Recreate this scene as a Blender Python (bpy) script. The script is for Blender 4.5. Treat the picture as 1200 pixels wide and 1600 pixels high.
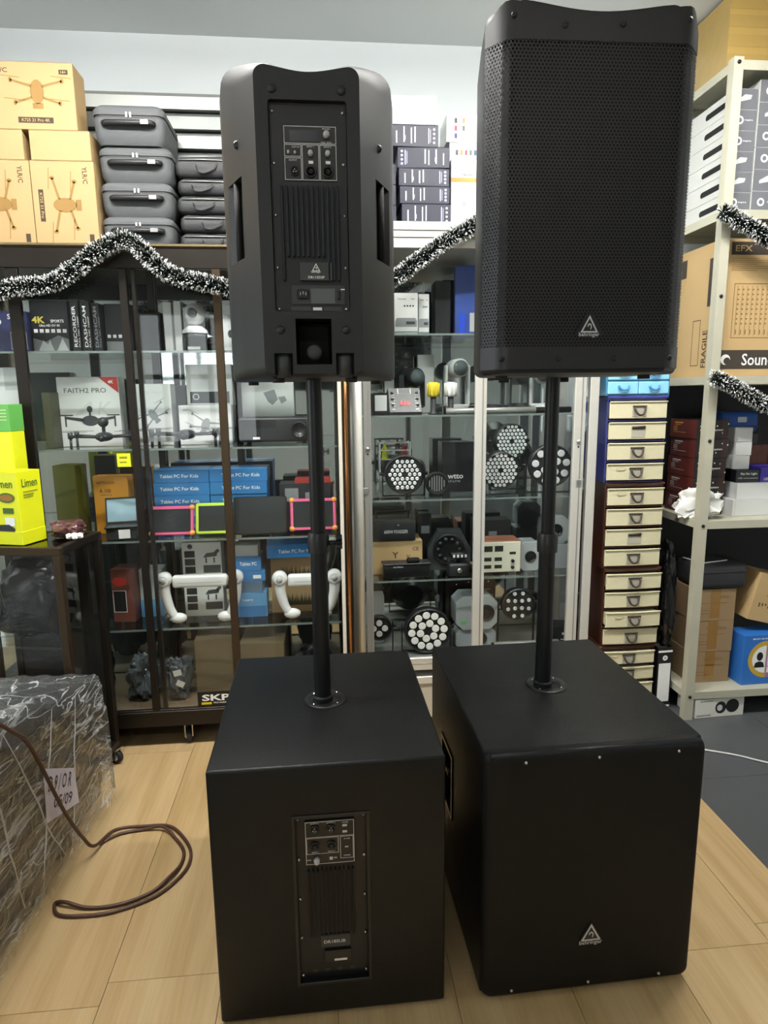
import bpy, bmesh, math, random
from mathutils import Matrix, Vector
random.seed(11)
for _o in list(bpy.data.objects): bpy.data.objects.remove(_o)
S = bpy.context.scene
COL = S.collection
R = math.radians
PI = math.pi

# ------------------------------------------------------------------ camera, world, light, exposure
def _cam():
    yaw, pitch, roll = .0933, .1777, -.0113
    f = Vector((math.sin(yaw)*math.cos(pitch), math.cos(yaw)*math.cos(pitch), -math.sin(pitch)))
    r = Vector((math.cos(yaw), -math.sin(yaw), 0)); u = r.cross(f)
    r2 = r*math.cos(roll) + u*math.sin(roll); u2 = -r*math.sin(roll) + u*math.cos(roll)
    cd = bpy.data.cameras.new('camera'); co = bpy.data.objects.new('camera', cd); COL.objects.link(co)
    m = Matrix((r2, u2, -f)).transposed().to_4x4(); m.translation = (0, 0, 1.5065)
    co.matrix_world = m
    cd.sensor_fit = 'VERTICAL'; cd.sensor_height = 36; cd.lens = 36*1007.4/1600; cd.clip_start = .02
    S.camera = co
_cam()
S.view_settings.view_transform = 'Standard'; S.view_settings.look = 'None'
S.view_settings.gamma = 1; S.view_settings.use_curve_mapping = False
S.view_settings.exposure = 0.52
try:
    S.cycles.transparent_max_bounces = 40; S.cycles.max_bounces = 10; S.cycles.sample_clamp_indirect = 6
    S.cycles.caustics_reflective = False; S.cycles.caustics_refractive = False
except Exception: pass
W = bpy.data.worlds.new('world'); S.world = W; W.use_nodes = True
W.node_tree.nodes['Background'].inputs[0].default_value = (.93, .97, 1, 1)
W.node_tree.nodes['Background'].inputs[1].default_value = 2.8
# ceiling tube lamps: (x, y, length along x, watts); built further down together with their fittings
TUBES = [(-.62, 1.75, 1.2, 20), (1.05, 1.8, 1.2, 19), (-.75, -.9, 1.2, 2), (.95, -1.0, 1.2, 2)]
LAMP_COLOR = (1.0, .985, .95)

# ------------------------------------------------------------------ helpers
def lin(c):
    if isinstance(c, str): c = [int(c[i:i+2], 16) for i in (0, 2, 4)]
    o = []
    for v in c[:3]:
        v /= 255.0
        o.append(v/12.92 if v <= .04045 else ((v+.055)/1.055)**2.4)
    return (*o, 1)
MATS = {}
def mat(name, col, rough=.5, metal=0, var=None, bump=None, spec=.5, coat=0, stretch=None, trans=0, emit=0, alpha=1):
    """var=(scale, amount) colour variation; bump=(scale, strength)"""
    if name in MATS: return MATS[name]
    m = bpy.data.materials.new(name); m.use_nodes = True; MATS[name] = m
    nt = m.node_tree; N = nt.nodes; L = nt.links
    b = N['Principled BSDF']
    b.inputs['Base Color'].default_value = lin(col); b.inputs['Roughness'].default_value = rough
    b.inputs['Metallic'].default_value = metal; b.inputs['Specular IOR Level'].default_value = spec
    b.inputs['Coat Weight'].default_value = coat; b.inputs['Coat Roughness'].default_value = .1
    b.inputs['Transmission Weight'].default_value = trans; b.inputs['Alpha'].default_value = alpha
    if emit:
        b.inputs['Emission Color'].default_value = lin(col); b.inputs['Emission Strength'].default_value = emit
    src = None
    if var or bump:
        tc = N.new('ShaderNodeTexCoord'); mp = N.new('ShaderNodeMapping'); L.new(tc.outputs['Object'], mp.inputs[0])
        if stretch: mp.inputs['Scale'].default_value = stretch
        src = mp.outputs[0]
    if var:
        n = N.new('ShaderNodeTexNoise'); n.inputs['Scale'].default_value = var[0]; n.inputs['Detail'].default_value = 5
        L.new(src, n.inputs['Vector'])
        mx = N.new('ShaderNodeMix'); mx.data_type = 'RGBA'
        c = lin(col); a = var[1]
        mx.inputs[6].default_value = (*[min(1, x*(1-a)) for x in c[:3]], 1)
        mx.inputs[7].default_value = (*[min(1, x*(1+a)) for x in c[:3]], 1)
        L.new(n.outputs['Fac'], mx.inputs[0]); L.new(mx.outputs[2], b.inputs['Base Color'])
    if bump:
        n = N.new('ShaderNodeTexNoise'); n.inputs['Scale'].default_value = bump[0]; n.inputs['Detail'].default_value = 3
        L.new(src, n.inputs['Vector'])
        bp = N.new('ShaderNodeBump'); bp.inputs['Strength'].default_value = bump[1]; bp.inputs['Distance'].default_value = .002
        L.new(n.outputs['Fac'], bp.inputs['Height']); L.new(bp.outputs[0], b.inputs['Normal'])
    return m
def glass_mat(name, tint=(.98, .99, .987), ior=1.5, wrinkle=0, gloss=1.0, haze=0, streak=None):
    m = bpy.data.materials.new(name); m.use_nodes = True; MATS[name] = m
    nt = m.node_tree; N = nt.nodes; L = nt.links; N.clear()
    out = N.new('ShaderNodeOutputMaterial'); t = N.new('ShaderNodeBsdfTransparent'); t.inputs[0].default_value = (*tint, 1)
    g = N.new('ShaderNodeBsdfGlossy'); g.inputs['Roughness'].default_value = .02 if not wrinkle else .12
    g.inputs['Color'].default_value = (gloss, gloss, gloss, 1)
    fr = N.new('ShaderNodeFresnel'); fr.inputs['IOR'].default_value = ior
    geo = N.new('ShaderNodeNewGeometry'); inv = N.new('ShaderNodeMath'); inv.operation = 'SUBTRACT'; inv.inputs[0].default_value = 1
    L.new(geo.outputs['Backfacing'], inv.inputs[1])
    mul = N.new('ShaderNodeMath'); mul.operation = 'MULTIPLY'; L.new(fr.outputs[0], mul.inputs[0]); L.new(inv.outputs[0], mul.inputs[1])
    mx = N.new('ShaderNodeMixShader'); L.new(mul.outputs[0], mx.inputs[0]); L.new(t.outputs[0], mx.inputs[1]); L.new(g.outputs[0], mx.inputs[2])
    if wrinkle:
        tc = N.new('ShaderNodeTexCoord'); n = N.new('ShaderNodeTexNoise'); n.inputs['Scale'].default_value = wrinkle; n.inputs['Detail'].default_value = 4
        n.inputs['Distortion'].default_value = 1.2
        L.new(tc.outputs['Object'], n.inputs['Vector'])
        bp = N.new('ShaderNodeBump'); bp.inputs['Strength'].default_value = .9; bp.inputs['Distance'].default_value = .02
        L.new(n.outputs['Fac'], bp.inputs['Height']); L.new(bp.outputs[0], g.inputs['Normal']); L.new(bp.outputs[0], fr.inputs['Normal'])
    last = mx.outputs[0]
    if haze:
        d = N.new('ShaderNodeBsdfDiffuse'); d.inputs[0].default_value = (.8, .82, .82, 1)
        m2 = N.new('ShaderNodeMixShader'); m2.inputs[0].default_value = haze
        L.new(last, m2.inputs[1]); L.new(d.outputs[0], m2.inputs[2]); last = m2.outputs[0]
        if streak:   # bright streaks painted in for the film's highlights; gathered folds are milky too
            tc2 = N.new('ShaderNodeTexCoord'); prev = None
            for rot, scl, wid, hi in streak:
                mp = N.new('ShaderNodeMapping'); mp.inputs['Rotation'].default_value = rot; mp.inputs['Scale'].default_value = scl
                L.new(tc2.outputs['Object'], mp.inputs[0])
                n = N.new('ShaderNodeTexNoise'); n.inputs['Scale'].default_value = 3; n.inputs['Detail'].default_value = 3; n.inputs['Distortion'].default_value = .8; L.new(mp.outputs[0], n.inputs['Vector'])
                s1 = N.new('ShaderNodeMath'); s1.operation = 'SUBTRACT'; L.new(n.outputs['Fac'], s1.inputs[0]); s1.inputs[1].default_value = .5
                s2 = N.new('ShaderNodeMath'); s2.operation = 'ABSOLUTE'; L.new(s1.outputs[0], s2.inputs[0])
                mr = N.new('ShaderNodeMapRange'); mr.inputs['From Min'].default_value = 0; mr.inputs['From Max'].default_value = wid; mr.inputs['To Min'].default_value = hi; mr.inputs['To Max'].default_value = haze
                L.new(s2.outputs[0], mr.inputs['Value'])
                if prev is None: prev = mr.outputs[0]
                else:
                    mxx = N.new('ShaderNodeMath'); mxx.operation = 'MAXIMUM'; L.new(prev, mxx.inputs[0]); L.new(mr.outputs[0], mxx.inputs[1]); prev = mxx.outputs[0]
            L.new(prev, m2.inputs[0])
    L.new(last, out.inputs[0])
    return m

def box(bm, x0, x1, y0, y1, z0, z1, bev=0, seg=2):
    vs = [bm.verts.new(p) for p in ((x0,y0,z0),(x1,y0,z0),(x1,y1,z0),(x0,y1,z0),(x0,y0,z1),(x1,y0,z1),(x1,y1,z1),(x0,y1,z1))]
    fs = [bm.faces.new([vs[i] for i in q]) for q in ((3,2,1,0),(4,5,6,7),(0,1,5,4),(1,2,6,5),(2,3,7,6),(3,0,4,7))]
    if bev:
        es = list({e for f in fs for e in f.edges})
        bmesh.ops.bevel(bm, geom=es, offset=bev, segments=seg, affect='EDGES', profile=.5)
def _frame(d):
    d = d.normalized(); a = Vector((0,0,1)) if abs(d.z) < .9 else Vector((1,0,0))
    u = d.cross(a).normalized(); return u, d.cross(u).normalized()
def tube(bm, pts, r, seg=8, caps=True):
    pts = [Vector(p) for p in pts]; rings = []; n = len(pts)
    up = None
    for i, p in enumerate(pts):
        d = (pts[min(i+1, n-1)] - pts[max(i-1, 0)])
        if d.length < 1e-9: d = Vector((0,0,1))
        d.normalize()
        if up is None: u, v = _frame(d)
        else:
            u = (up - d*up.dot(d))
            if u.length < 1e-6: u, v = _frame(d)
            u.normalize(); v = d.cross(u)
        up = u
        rr = r[i] if isinstance(r, (list, tuple)) else r
        rings.append([bm.verts.new(p + (u*math.cos(2*PI*k/seg) + v*math.sin(2*PI*k/seg))*rr) for k in range(seg)])
    for a, b in zip(rings, rings[1:]):
        for k in range(seg):
            f = bm.faces.new((a[k], a[(k+1)%seg], b[(k+1)%seg], b[k])); f.smooth = True
    if caps:
        bm.faces.new(rings[0][::-1]); bm.faces.new(rings[-1])
def lathe(bm, prof, c=(0,0,0), axis='z', seg=24):
    """prof = [(radius, height)] closed at the ends when radius is 0; axis of turning x, y or z"""
    c = Vector(c); rings = []
    def P(r, h, a):
        x, y = r*math.cos(a), r*math.sin(a)
        return c + (Vector((x, y, h)) if axis == 'z' else Vector((x, h, -y)) if axis == 'y' else Vector((h, x, y)))
    for r, h in prof:
        if r < 1e-7: rings.append([bm.verts.new(P(0, h, 0))])
        else: rings.append([bm.verts.new(P(r, h, 2*PI*k/seg)) for k in range(seg)])
    for a, b in zip(rings, rings[1:]):
        for k in range(seg):
            k2 = (k+1) % seg
            q = [a[k % len(a)]]
            if len(a) > 1: q.append(a[k2])
            if len(b) > 1: q.append(b[k2])
            q.append(b[k % len(b)])
            if len(q) >= 3:
                f = bm.faces.new(q); f.smooth = True
    if len(rings[0]) > 1: bm.faces.new(rings[0][::-1])
    if len(rings[-1]) > 1: bm.faces.new(rings[-1])
def cyl(bm, c, r, h, axis='z', seg=20, r2=None):
    lathe(bm, [(r, 0), (r if r2 is None else r2, h)], c, axis, seg)
def prism(bm, poly, a, b, plane='xz'):
    """poly in the plane, extruded from a to b along the third axis"""
    def P(u, v, w): return (u, w, v) if plane == 'xz' else (u, v, w) if plane == 'xy' else (w, u, v)
    A = [bm.verts.new(P(u, v, a)) for u, v in poly]; B = [bm.verts.new(P(u, v, b)) for u, v in poly]
    n = len(poly); bm.faces.new(A); bm.faces.new(B[::-1])
    for i in range(n): bm.faces.new((A[i], B[i], B[(i+1)%n], A[(i+1)%n]))
def loft(bm, rings, cap=True, smooth=True):
    vr = [[bm.verts.new(p) for p in r] for r in rings]; n = len(vr[0])
    for a, b in zip(vr, vr[1:]):
        for k in range(n):
            f = bm.faces.new((a[k], a[(k+1)%n], b[(k+1)%n], b[k])); f.smooth = smooth
    if cap: bm.faces.new(vr[0][::-1]); bm.faces.new(vr[-1])
def ico(bm, c, r, sub=1, sc=(1,1,1)):
    bmesh.ops.create_icosphere(bm, subdivisions=sub, radius=r, matrix=Matrix.Translation(c) @ Matrix.Diagonal((*sc, 1)))
def BM(): return bmesh.new()
def mesh_of(bm, name, m, smooth_angle=None):
    bmesh.ops.recalc_face_normals(bm, faces=bm.faces)
    me = bpy.data.meshes.new(name); bm.to_mesh(me); bm.free()
    if m is not None: me.materials.append(m)
    if smooth_angle:
        for p in me.polygons: p.use_smooth = True
        try: me.set_sharp_from_angle(angle=R(smooth_angle))
        except Exception: pass
    return me
def obj(name, bm, m, parent=None, loc=None, rot=None, smooth=None, kind=None):
    o = bpy.data.objects.new(name, mesh_of(bm, name, m, smooth)); COL.objects.link(o)
    if parent is not None: o.parent = parent
    if loc: o.location = loc
    if rot: o.rotation_euler = rot
    if kind: o['kind'] = kind
    return o
def inst(name, me, parent=None, loc=(0,0,0), rot=(0,0,0)):
    o = bpy.data.objects.new(name, me); COL.objects.link(o); o.parent = parent; o.location = loc; o.rotation_euler = rot
    return o
def tag(o, label, cat, group=None, kind=None):
    o['label'] = label; o['category'] = cat
    if group: o['group'] = group
    if kind: o['kind'] = kind
    return o
def thing(name, label, cat, loc=(0,0,0), rot=(0,0,0), group=None):
    o = bpy.data.objects.new(name, None); COL.objects.link(o); o.empty_display_size = .05
    o.location = loc; o.rotation_euler = rot if isinstance(rot, (tuple, list)) else (0, 0, rot)
    return tag(o, label, cat, group)
def struct(o): o['kind'] = 'structure'; return o
def copy_tree(o, parent=None):
    c = o.copy(); COL.objects.link(c); c.parent = parent
    for ch in list(o.children): copy_tree(ch, c)
    return c
# --- flat print: polygons and lettering laid on a face of a thing, each colour of print one part
def face_map(face, w=0, d=0, h=0, off=.0006):
    if face == 'front': return lambda u, v: (u, -off, v)
    if face == 'left': return lambda u, v: (-w/2-off, d/2-u, v)
    if face == 'right': return lambda u, v: (w/2+off, d/2+u, v)
    if face == 'top': return lambda u, v: (u, d/2+v, h+off)
    if face == 'back': return lambda u, v: (-u, d+off, v)
def R4(u0, v0, u1, v1): return [(u0,v0),(u1,v0),(u1,v1),(u0,v1)]
def ngon(cx, cz, rx, rz=None, n=20, a0=0, a1=2*PI):
    rz = rx if rz is None else rz
    full = abs(a1-a0-2*PI) < 1e-6; k = n if full else n+1
    return [(cx+rx*math.cos(a0+(a1-a0)*i/n), cz+rz*math.sin(a0+(a1-a0)*i/n)) for i in range(k)]
def frame_polys(u0, v0, u1, v1, t):
    return [R4(u0,v0,u1,v0+t), R4(u0,v1-t,u1,v1), R4(u0,v0+t,u0+t,v1-t), R4(u1-t,v0+t,u1,v1-t)]
def polyprint(parent, name, polys, m, fm):
    bm = BM()
    for p in polys: bm.faces.new([bm.verts.new(fm(u, v)) for u, v in p])
    me = bpy.data.meshes.new(name); bm.to_mesh(me); bm.free(); me.materials.append(m)
    o = bpy.data.objects.new(name, me); COL.objects.link(o); o.parent = parent
    return o
_TXT = {}
def text_geo(s, bold=.012):
    if (s, bold) in _TXT: return _TXT[s, bold]
    cu = bpy.data.curves.new('t', 'FONT'); cu.body = s; cu.size = 1; cu.resolution_u = 2; cu.offset = bold
    cu.align_x = 'CENTER'; cu.fill_mode = 'FRONT'
    o = bpy.data.objects.new('t', cu); COL.objects.link(o)
    me = bpy.data.meshes.new_from_object(o.evaluated_get(bpy.context.evaluated_depsgraph_get()))
    vs = [(v.co.x, v.co.y) for v in me.vertices]; fs = [tuple(p.vertices) for p in me.polygons]
    bpy.data.objects.remove(o); bpy.data.curves.remove(cu); bpy.data.meshes.remove(me)
    xs = [v[0] for v in vs]; ys = [v[1] for v in vs]
    x0, x1, y0, y1 = min(xs), max(xs), min(ys), max(ys)
    _TXT[s, bold] = ([((x-(x0+x1)/2), (y-(y0+y1)/2)) for x, y in vs], fs, x1-x0, y1-y0)
    return _TXT[s, bold]
def letters(parent, items, m, fm, name='lettering', bold=.012):
    """items = [(string, u, v, width, height, rot_degrees)], centre at u, v"""
    V = []; F = []
    for it in items:
        s, u, v, w, h = it[:5]; a = R(it[5]) if len(it) > 5 else 0
        vs, fs, tw, th = text_geo(s, bold)
        sx = w/tw if w else h/th; sy = h/th if h else sx
        if not w: sx = sy
        o = len(V)
        for x, y in vs:
            x *= sx; y *= sy
            V.append(fm(u+x*math.cos(a)-y*math.sin(a), v+x*math.sin(a)+y*math.cos(a)))
        F += [tuple(i+o for i in f) for f in fs]
    me = bpy.data.meshes.new(name); me.from_pydata(V, [], F); me.materials.append(m)
    ob = bpy.data.objects.new(name, me); COL.objects.link(ob); ob.parent = parent
    return ob
def boolean(o, cutters, op='DIFFERENCE'):
    """carve with bmesh cutters, applied into the mesh"""
    for bm in cutters:
        c = obj('cutter', bm, None, o.parent)
        md = o.modifiers.new('b', 'BOOLEAN'); md.operation = op; md.object = c; md.solver = 'EXACT'
        me = bpy.data.meshes.new_from_object(o.evaluated_get(bpy.context.evaluated_depsgraph_get()))
        o.modifiers.clear(); old = o.data; o.data = me; bpy.data.meshes.remove(old)
        cm = c.data; bpy.data.objects.remove(c); bpy.data.meshes.remove(cm)
# ------------------------------------------------------------------ materials
M_wall = mat('wall paint', 'c0c7c9', .75, var=(2, .02), bump=(60, .05))
M_ceil = mat('ceiling paint', 'd6dada', .8, var=(1.5, .02))
M_white = mat('white print', 'f2f4f2', .6)
M_black = mat('black print', '111111', .6)
M_screw = mat('screw steel', 'c8c8c6', .3, 1)
M_dscrew = mat('dark screw', '2a2a2c', .35, .6)
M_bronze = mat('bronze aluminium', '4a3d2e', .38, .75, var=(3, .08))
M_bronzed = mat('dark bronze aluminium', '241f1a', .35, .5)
M_alu = mat('silver aluminium', 'd9d8cf', .36, .35, var=(5, .04))
M_alud = mat('dull aluminium', 'a9aaa6', .4, .6, var=(5, .06))
M_paint = mat('textured black paint', '0a0c0e', .42, 0, bump=(420, .35), spec=.3)
M_plast = mat('black plastic', '101214', .46, 0, bump=(700, .25))
M_plast2 = mat('smooth black plastic', '141516', .35)
M_deep = mat('deep black', '060606', .8)
M_steel = mat('satin black steel', '17181a', .36, .3)
M_grille = mat('black grille steel', '323233', .4, .5)
M_glass = glass_mat('display glass')
M_shelfglass = glass_mat('green edged shelf glass', (.94, .975, .96))
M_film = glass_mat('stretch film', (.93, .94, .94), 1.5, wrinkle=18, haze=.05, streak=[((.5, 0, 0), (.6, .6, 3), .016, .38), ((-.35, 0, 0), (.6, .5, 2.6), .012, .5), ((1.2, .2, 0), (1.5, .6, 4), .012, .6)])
M_crease = glass_mat('creased film', (.9, .91, .91), 1.9, wrinkle=30, haze=.42)
M_bagfilm = glass_mat('clear polybag', (.93, .94, .94), 1.45, wrinkle=22, haze=.08)
M_kraft = mat('kraft cardboard', 'bfa272', .75, var=(9, .07), bump=(80, .08))
M_kraft2 = mat('brown cardboard', '9c8260', .75, var=(9, .09), bump=(80, .1))
M_kraftprint = mat('brown print', '8a6a35', .7)
M_tape = mat('brown packing tape', '9a7440', .25, coat=.4)
M_dprint = mat('dark brown print', '3a2c18', .7)
M_rubber = mat('rubber', '151515', .7)
M_mirror = mat('grey mirror back', 'c4cac8', .04, .95)

# ------------------------------------------------------------------ the room
X0, X1, Y0, Y1, ZC = -2.6, 2.75, -3.2, 3.22, 3.075
bm = BM(); box(bm, X0-.1, X1+.1, Y0-.1, Y1+.1, -.12, -.012); floor = obj('floor', bm, mat('subfloor', '6b665c', .8)); struct(floor)
def wood():
    m = bpy.data.materials.new('pale wood plank'); m.use_nodes = True; N = m.node_tree.nodes; L = m.node_tree.links
    b = N['Principled BSDF']; b.inputs['Roughness'].default_value = .33
    tc = N.new('ShaderNodeTexCoord'); oi = N.new('ShaderNodeObjectInfo')
    ad = N.new('ShaderNodeVectorMath'); ad.operation = 'ADD'; L.new(tc.outputs['Object'], ad.inputs[0])
    sc = N.new('ShaderNodeVectorMath'); sc.operation = 'SCALE'; sc.inputs[0].default_value = (31, 57, 13); L.new(oi.outputs['Random'], sc.inputs[3]); L.new(sc.outputs[0], ad.inputs[1])
    mp = N.new('ShaderNodeMapping'); mp.inputs['Scale'].default_value = (9, .8, 1); L.new(ad.outputs[0], mp.inputs[0])
    n1 = N.new('ShaderNodeTexNoise'); n1.inputs['Scale'].default_value = 1.3; n1.inputs['Detail'].default_value = 6; n1.inputs['Distortion'].default_value = .5; L.new(mp.outputs[0], n1.inputs['Vector'])
    mp2 = N.new('ShaderNodeMapping'); mp2.inputs['Scale'].default_value = (60, 2, 1); L.new(ad.outputs[0], mp2.inputs[0])
    n2 = N.new('ShaderNodeTexNoise'); n2.inputs['Scale'].default_value = 2; n2.inputs['Detail'].default_value = 4; L.new(mp2.outputs[0], n2.inputs['Vector'])
    cr = N.new('ShaderNodeValToRGB'); e = cr.color_ramp.elements
    e[0].position = .3; e[0].color = lin('b09465'); e[1].position = .72; e[1].color = lin('cbb185')
    k = e.new(.5); k.color = lin('c0a376')
    L.new(n1.outputs['Fac'], cr.inputs[0])
    mx = N.new('ShaderNodeMix'); mx.data_type = 'RGBA'; mx.blend_type = 'MULTIPLY'; mx.inputs[0].default_value = .22
    cr2 = N.new('ShaderNodeValToRGB'); cr2.color_ramp.elements[0].position = .35; cr2.color_ramp.elements[0].color = (.62, .62, .62, 1); cr2.color_ramp.elements[1].position = .6
    L.new(n2.outputs['Fac'], cr2.inputs[0]); L.new(cr.outputs[0], mx.inputs[6]); L.new(cr2.outputs[0], mx.inputs[7]); L.new(mx.outputs[2], b.inputs['Base Color'])
    return m
M_wood = wood()
PW, PL, XG = .3, 1.2, 1.385
bm = BM(); box(bm, 0, PW-.0012, 0, PL-.0012, -.012, 0, .0006, 1); me_plank = mesh_of(bm, 'plank', M_wood)
i = 0; x = -.6 - PW*7
while x < XG - .05:
    y = 1.445 - PL*5 + (0 if i % 2 == 0 else .055)*PL
    while y < Y1 - .02:
        w = min(PW, XG-x); l = min(PL, Y1-y); y2 = y
        if y2 < Y0: l -= Y0-y2; y2 = Y0
        o = inst('plank', me_plank, floor, (x, y2, 0)); o.scale = (w/PW, l/PL, 1)
        y += PL
    x += PW; i += 1
M_gfloor = mat('dark grey floor tile', '4d5052', .35, var=(6, .12), bump=(30, .05))
bm = BM(); box(bm, 0, .598, 0, .598, -.012, 0, .0006, 1); me_tile = mesh_of(bm, 'tile', M_gfloor)
for i in range(3):
    for j in range(11):
        x, y = XG+.6*i, Y0+.6*j
        o = inst('tile', me_tile, floor, (x, y, 0)); o.scale = (min(.6, X1-x)/.6, min(.6, Y1-y)/.6, 1)
bm = BM(); box(bm, X0-.1, X1+.1, Y1, Y1+.1, -.012, ZC); struct(obj('wall_back', bm, M_wall))
VY0, VY1, VZ0, VZ1 = .2, 2.0, 1.0, 2.7   # a second window, in the left wall beside the viewer
bm = BM(); box(bm, X0-.1, X0, Y0, VY0, -.012, ZC); box(bm, X0-.1, X0, VY1, Y1, -.012, ZC); box(bm, X0-.1, X0, VY0, VY1, -.012, VZ0); box(bm, X0-.1, X0, VY0, VY1, VZ1, ZC); struct(obj('wall_left', bm, M_wall))
bm = BM()
for k in range(4):
    yy = VY0+.03+(VY1-VY0-.06)*k/3; box(bm, X0-.08, X0-.02, yy-.025, yy+.025, VZ0, VZ1)
box(bm, X0-.08, X0-.02, VY0, VY1, VZ0, VZ0+.05); box(bm, X0-.08, X0-.02, VY0, VY1, VZ1-.05, VZ1); win2 = struct(obj('window_2', bm, M_bronze))
for k in range(3):
    a = VY0+.055+(VY1-VY0-.06)*k/3; bm = BM(); box(bm, X0-.055, X0-.05, a, a+(VY1-VY0-.06)/3-.05, VZ0+.05, VZ1-.05); obj('pane', bm, M_glass, win2)
bm = BM(); box(bm, X1, X1+.1, Y0, Y1, -.012, ZC); struct(obj('wall_right', bm, M_wall))
bm = BM(); box(bm, X0-.1, X1+.1, Y0-.1, Y1+.1, ZC, ZC+.1); struct(obj('ceiling', bm, M_ceil))
# shop front behind the camera: wall with a glazed opening
WX0, WX1, WZ0, WZ1 = -2.3, -.8, .9, 2.6
bm = BM()
box(bm, X0-.1, WX0, Y0-.1, Y0, -.012, ZC); box(bm, WX1, X1+.1, Y0-.1, Y0, -.012, ZC)
box(bm, WX0, WX1, Y0-.1, Y0, -.012, WZ0); box(bm, WX0, WX1, Y0-.1, Y0, WZ1, ZC)
struct(obj('wall_front', bm, M_wall))
bm = BM()
for k in range(6):
    xx = WX0+.03+(WX1-WX0-.06)*k/5; box(bm, xx-.03, xx+.03, Y0-.08, Y0-.02, WZ0, WZ1)
box(bm, WX0, WX1, Y0-.08, Y0-.02, WZ0, WZ0+.06); box(bm, WX0, WX1, Y0-.08, Y0-.02, WZ1-.06, WZ1); box(bm, WX0, WX1, Y0-.08, Y0-.02, 1.75, 1.81)
win = struct(obj('window_1', bm, M_bronze))
for k in range(5):
    a = WX0+.06+(WX1-WX0-.06)*k/5
    bm = BM(); box(bm, a, a+(WX1-WX0-.06)/5-.06, Y0-.055, Y0-.05, WZ0+.06, WZ1-.06); obj('pane', bm, M_glass, win)

def ceiling_tube(x, y, ln, watts, label):
    t = thing('ceiling_tube_lamp', label, 'lamp', (x, y, ZC), group='tube lamps on the ceiling')
    bm = BM(); prism(bm, [(-.05, 0), (.05, 0), (.03, -.045), (-.03, -.045)], -ln/2, ln/2, 'yz'); obj('housing', bm, mat('lamp housing', 'e8e8e6', .5), t)
    for dy in (-.028, .028):
        bm = BM(); tube(bm, [(-ln/2+.03, dy, -.062), (ln/2-.03, dy, -.062)], .013, 12)
        obj('tube', bm, mat('lit tube %d' % round(watts), 'fffbf5', .5, emit=watts*5.5), t)
    bm = BM(); box(bm, -ln/2, -ln/2+.03, -.045, .045, -.08, -.03); box(bm, ln/2-.03, ln/2, -.045, .045, -.08, -.03); obj('end_cap', bm, M_white, t)
    ld = bpy.data.lights.new('tube_light', 'AREA'); ld.shape = 'RECTANGLE'; ld.size = ln-.06; ld.size_y = .09; ld.energy = watts; ld.color = LAMP_COLOR; ld.spread = R(180)
    lo = bpy.data.objects.new('tube_light', ld); COL.objects.link(lo); lo.parent = t; lo.location = (0, 0, -.085)
for k, a in enumerate(TUBES):
    ceiling_tube(*a, ['twin tube ceiling lamp above the left speaker', 'twin tube ceiling lamp above the metal shelf', 'twin tube ceiling lamp behind the viewer on the left', 'twin tube ceiling lamp behind the viewer on the right'][k])
# ------------------------------------------------------------------ subwoofers, poles and speakers
M_line = mat('white panel line', 'cfd2d2', .5)
M_panel = mat('amp panel', '16171a', .42, .1)
M_fin = mat('heat sink', '1a1d24', .4, .4)
M_plate = mat('grey name plate', '34383a', .5)
M_lcd = mat('dark display', '3a3d46', .2)
M_knob = mat('light grey knob', 'b9bcc0', .4)
def logo(parent, fm, u, v, s, m_line, m_fill=None, name='emblem', word=True):
    """triangle emblem with an ear shape and the word below; s = triangle width"""
    h = s*.92; th = s*.075
    out = [(u-s/2, v), (u+s/2, v), (u, v+h)]
    c = (u, v+h/3); inn = [(c[0]+(x-c[0])*.72, c[1]+(z-c[1])*.72) for x, z in out]
    if m_fill: polyprint(parent, name+'_ground', [out], m_fill, fm)
    fm2 = lambda a, b: tuple(Vector(fm(a, b)) + (Vector(fm(a, b))-Vector(fm(a, b))))
    quads = [[out[i], out[(i+1) % 3], inn[(i+1) % 3], inn[i]] for i in range(3)]
    ear = []
    for k in range(8):
        a0, a1 = R(-60+k*30), R(-60+(k+1)*30)
        ro, ri = s*.155, s*.085
        cx, cz = u+s*.01, v+h*.34
        ear.append([(cx+ro*math.cos(a0)*.8, cz+ro*math.sin(a0)*1.15), (cx+ro*math.cos(a1)*.8, cz+ro*math.sin(a1)*1.15),
                    (cx+ri*math.cos(a1)*.8, cz+ri*math.sin(a1)*1.15), (cx+ri*math.cos(a0)*.8, cz+ri*math.sin(a0)*1.15)])
    polyprint(parent, name, quads+ear, m_line, fm)
    if word: letters(parent, [('behringer', u, v-s*.12, s*1.15, 0)], m_line, fm, 'maker_word')
def off_map(fm, n):
    n = Vector(n)
    return lambda u, v: tuple(Vector(fm(u, v)) + n)
def socket(parent, c, r, ny, kind):
    """round connector; ny = outward y direction"""
    bm = BM(); lathe(bm, [(0, .001*ny), (r*.72, .001*ny), (r*.72, .004*ny), (r, .004*ny), (r, 0)], c, 'y', 20); o = obj('connector', bm, M_plast2, parent)
    bm = BM()
    if kind == 'xlr':
        for k in range(3):
            a = R(90+120*k); cyl(bm, (c[0]+r*.35*math.cos(a), c[1]+.001*ny, c[2]+r*.35*math.sin(a)), r*.1, .004*ny, 'y', 8)
        obj('pin', bm, M_screw, o)
    else:
        lathe(bm, [(r*.32, .001*ny), (r*.32, .005*ny), (r*.2, .005*ny), (r*.2, .001*ny)], c, 'y', 16); obj('jack', bm, M_plate, o)

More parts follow.
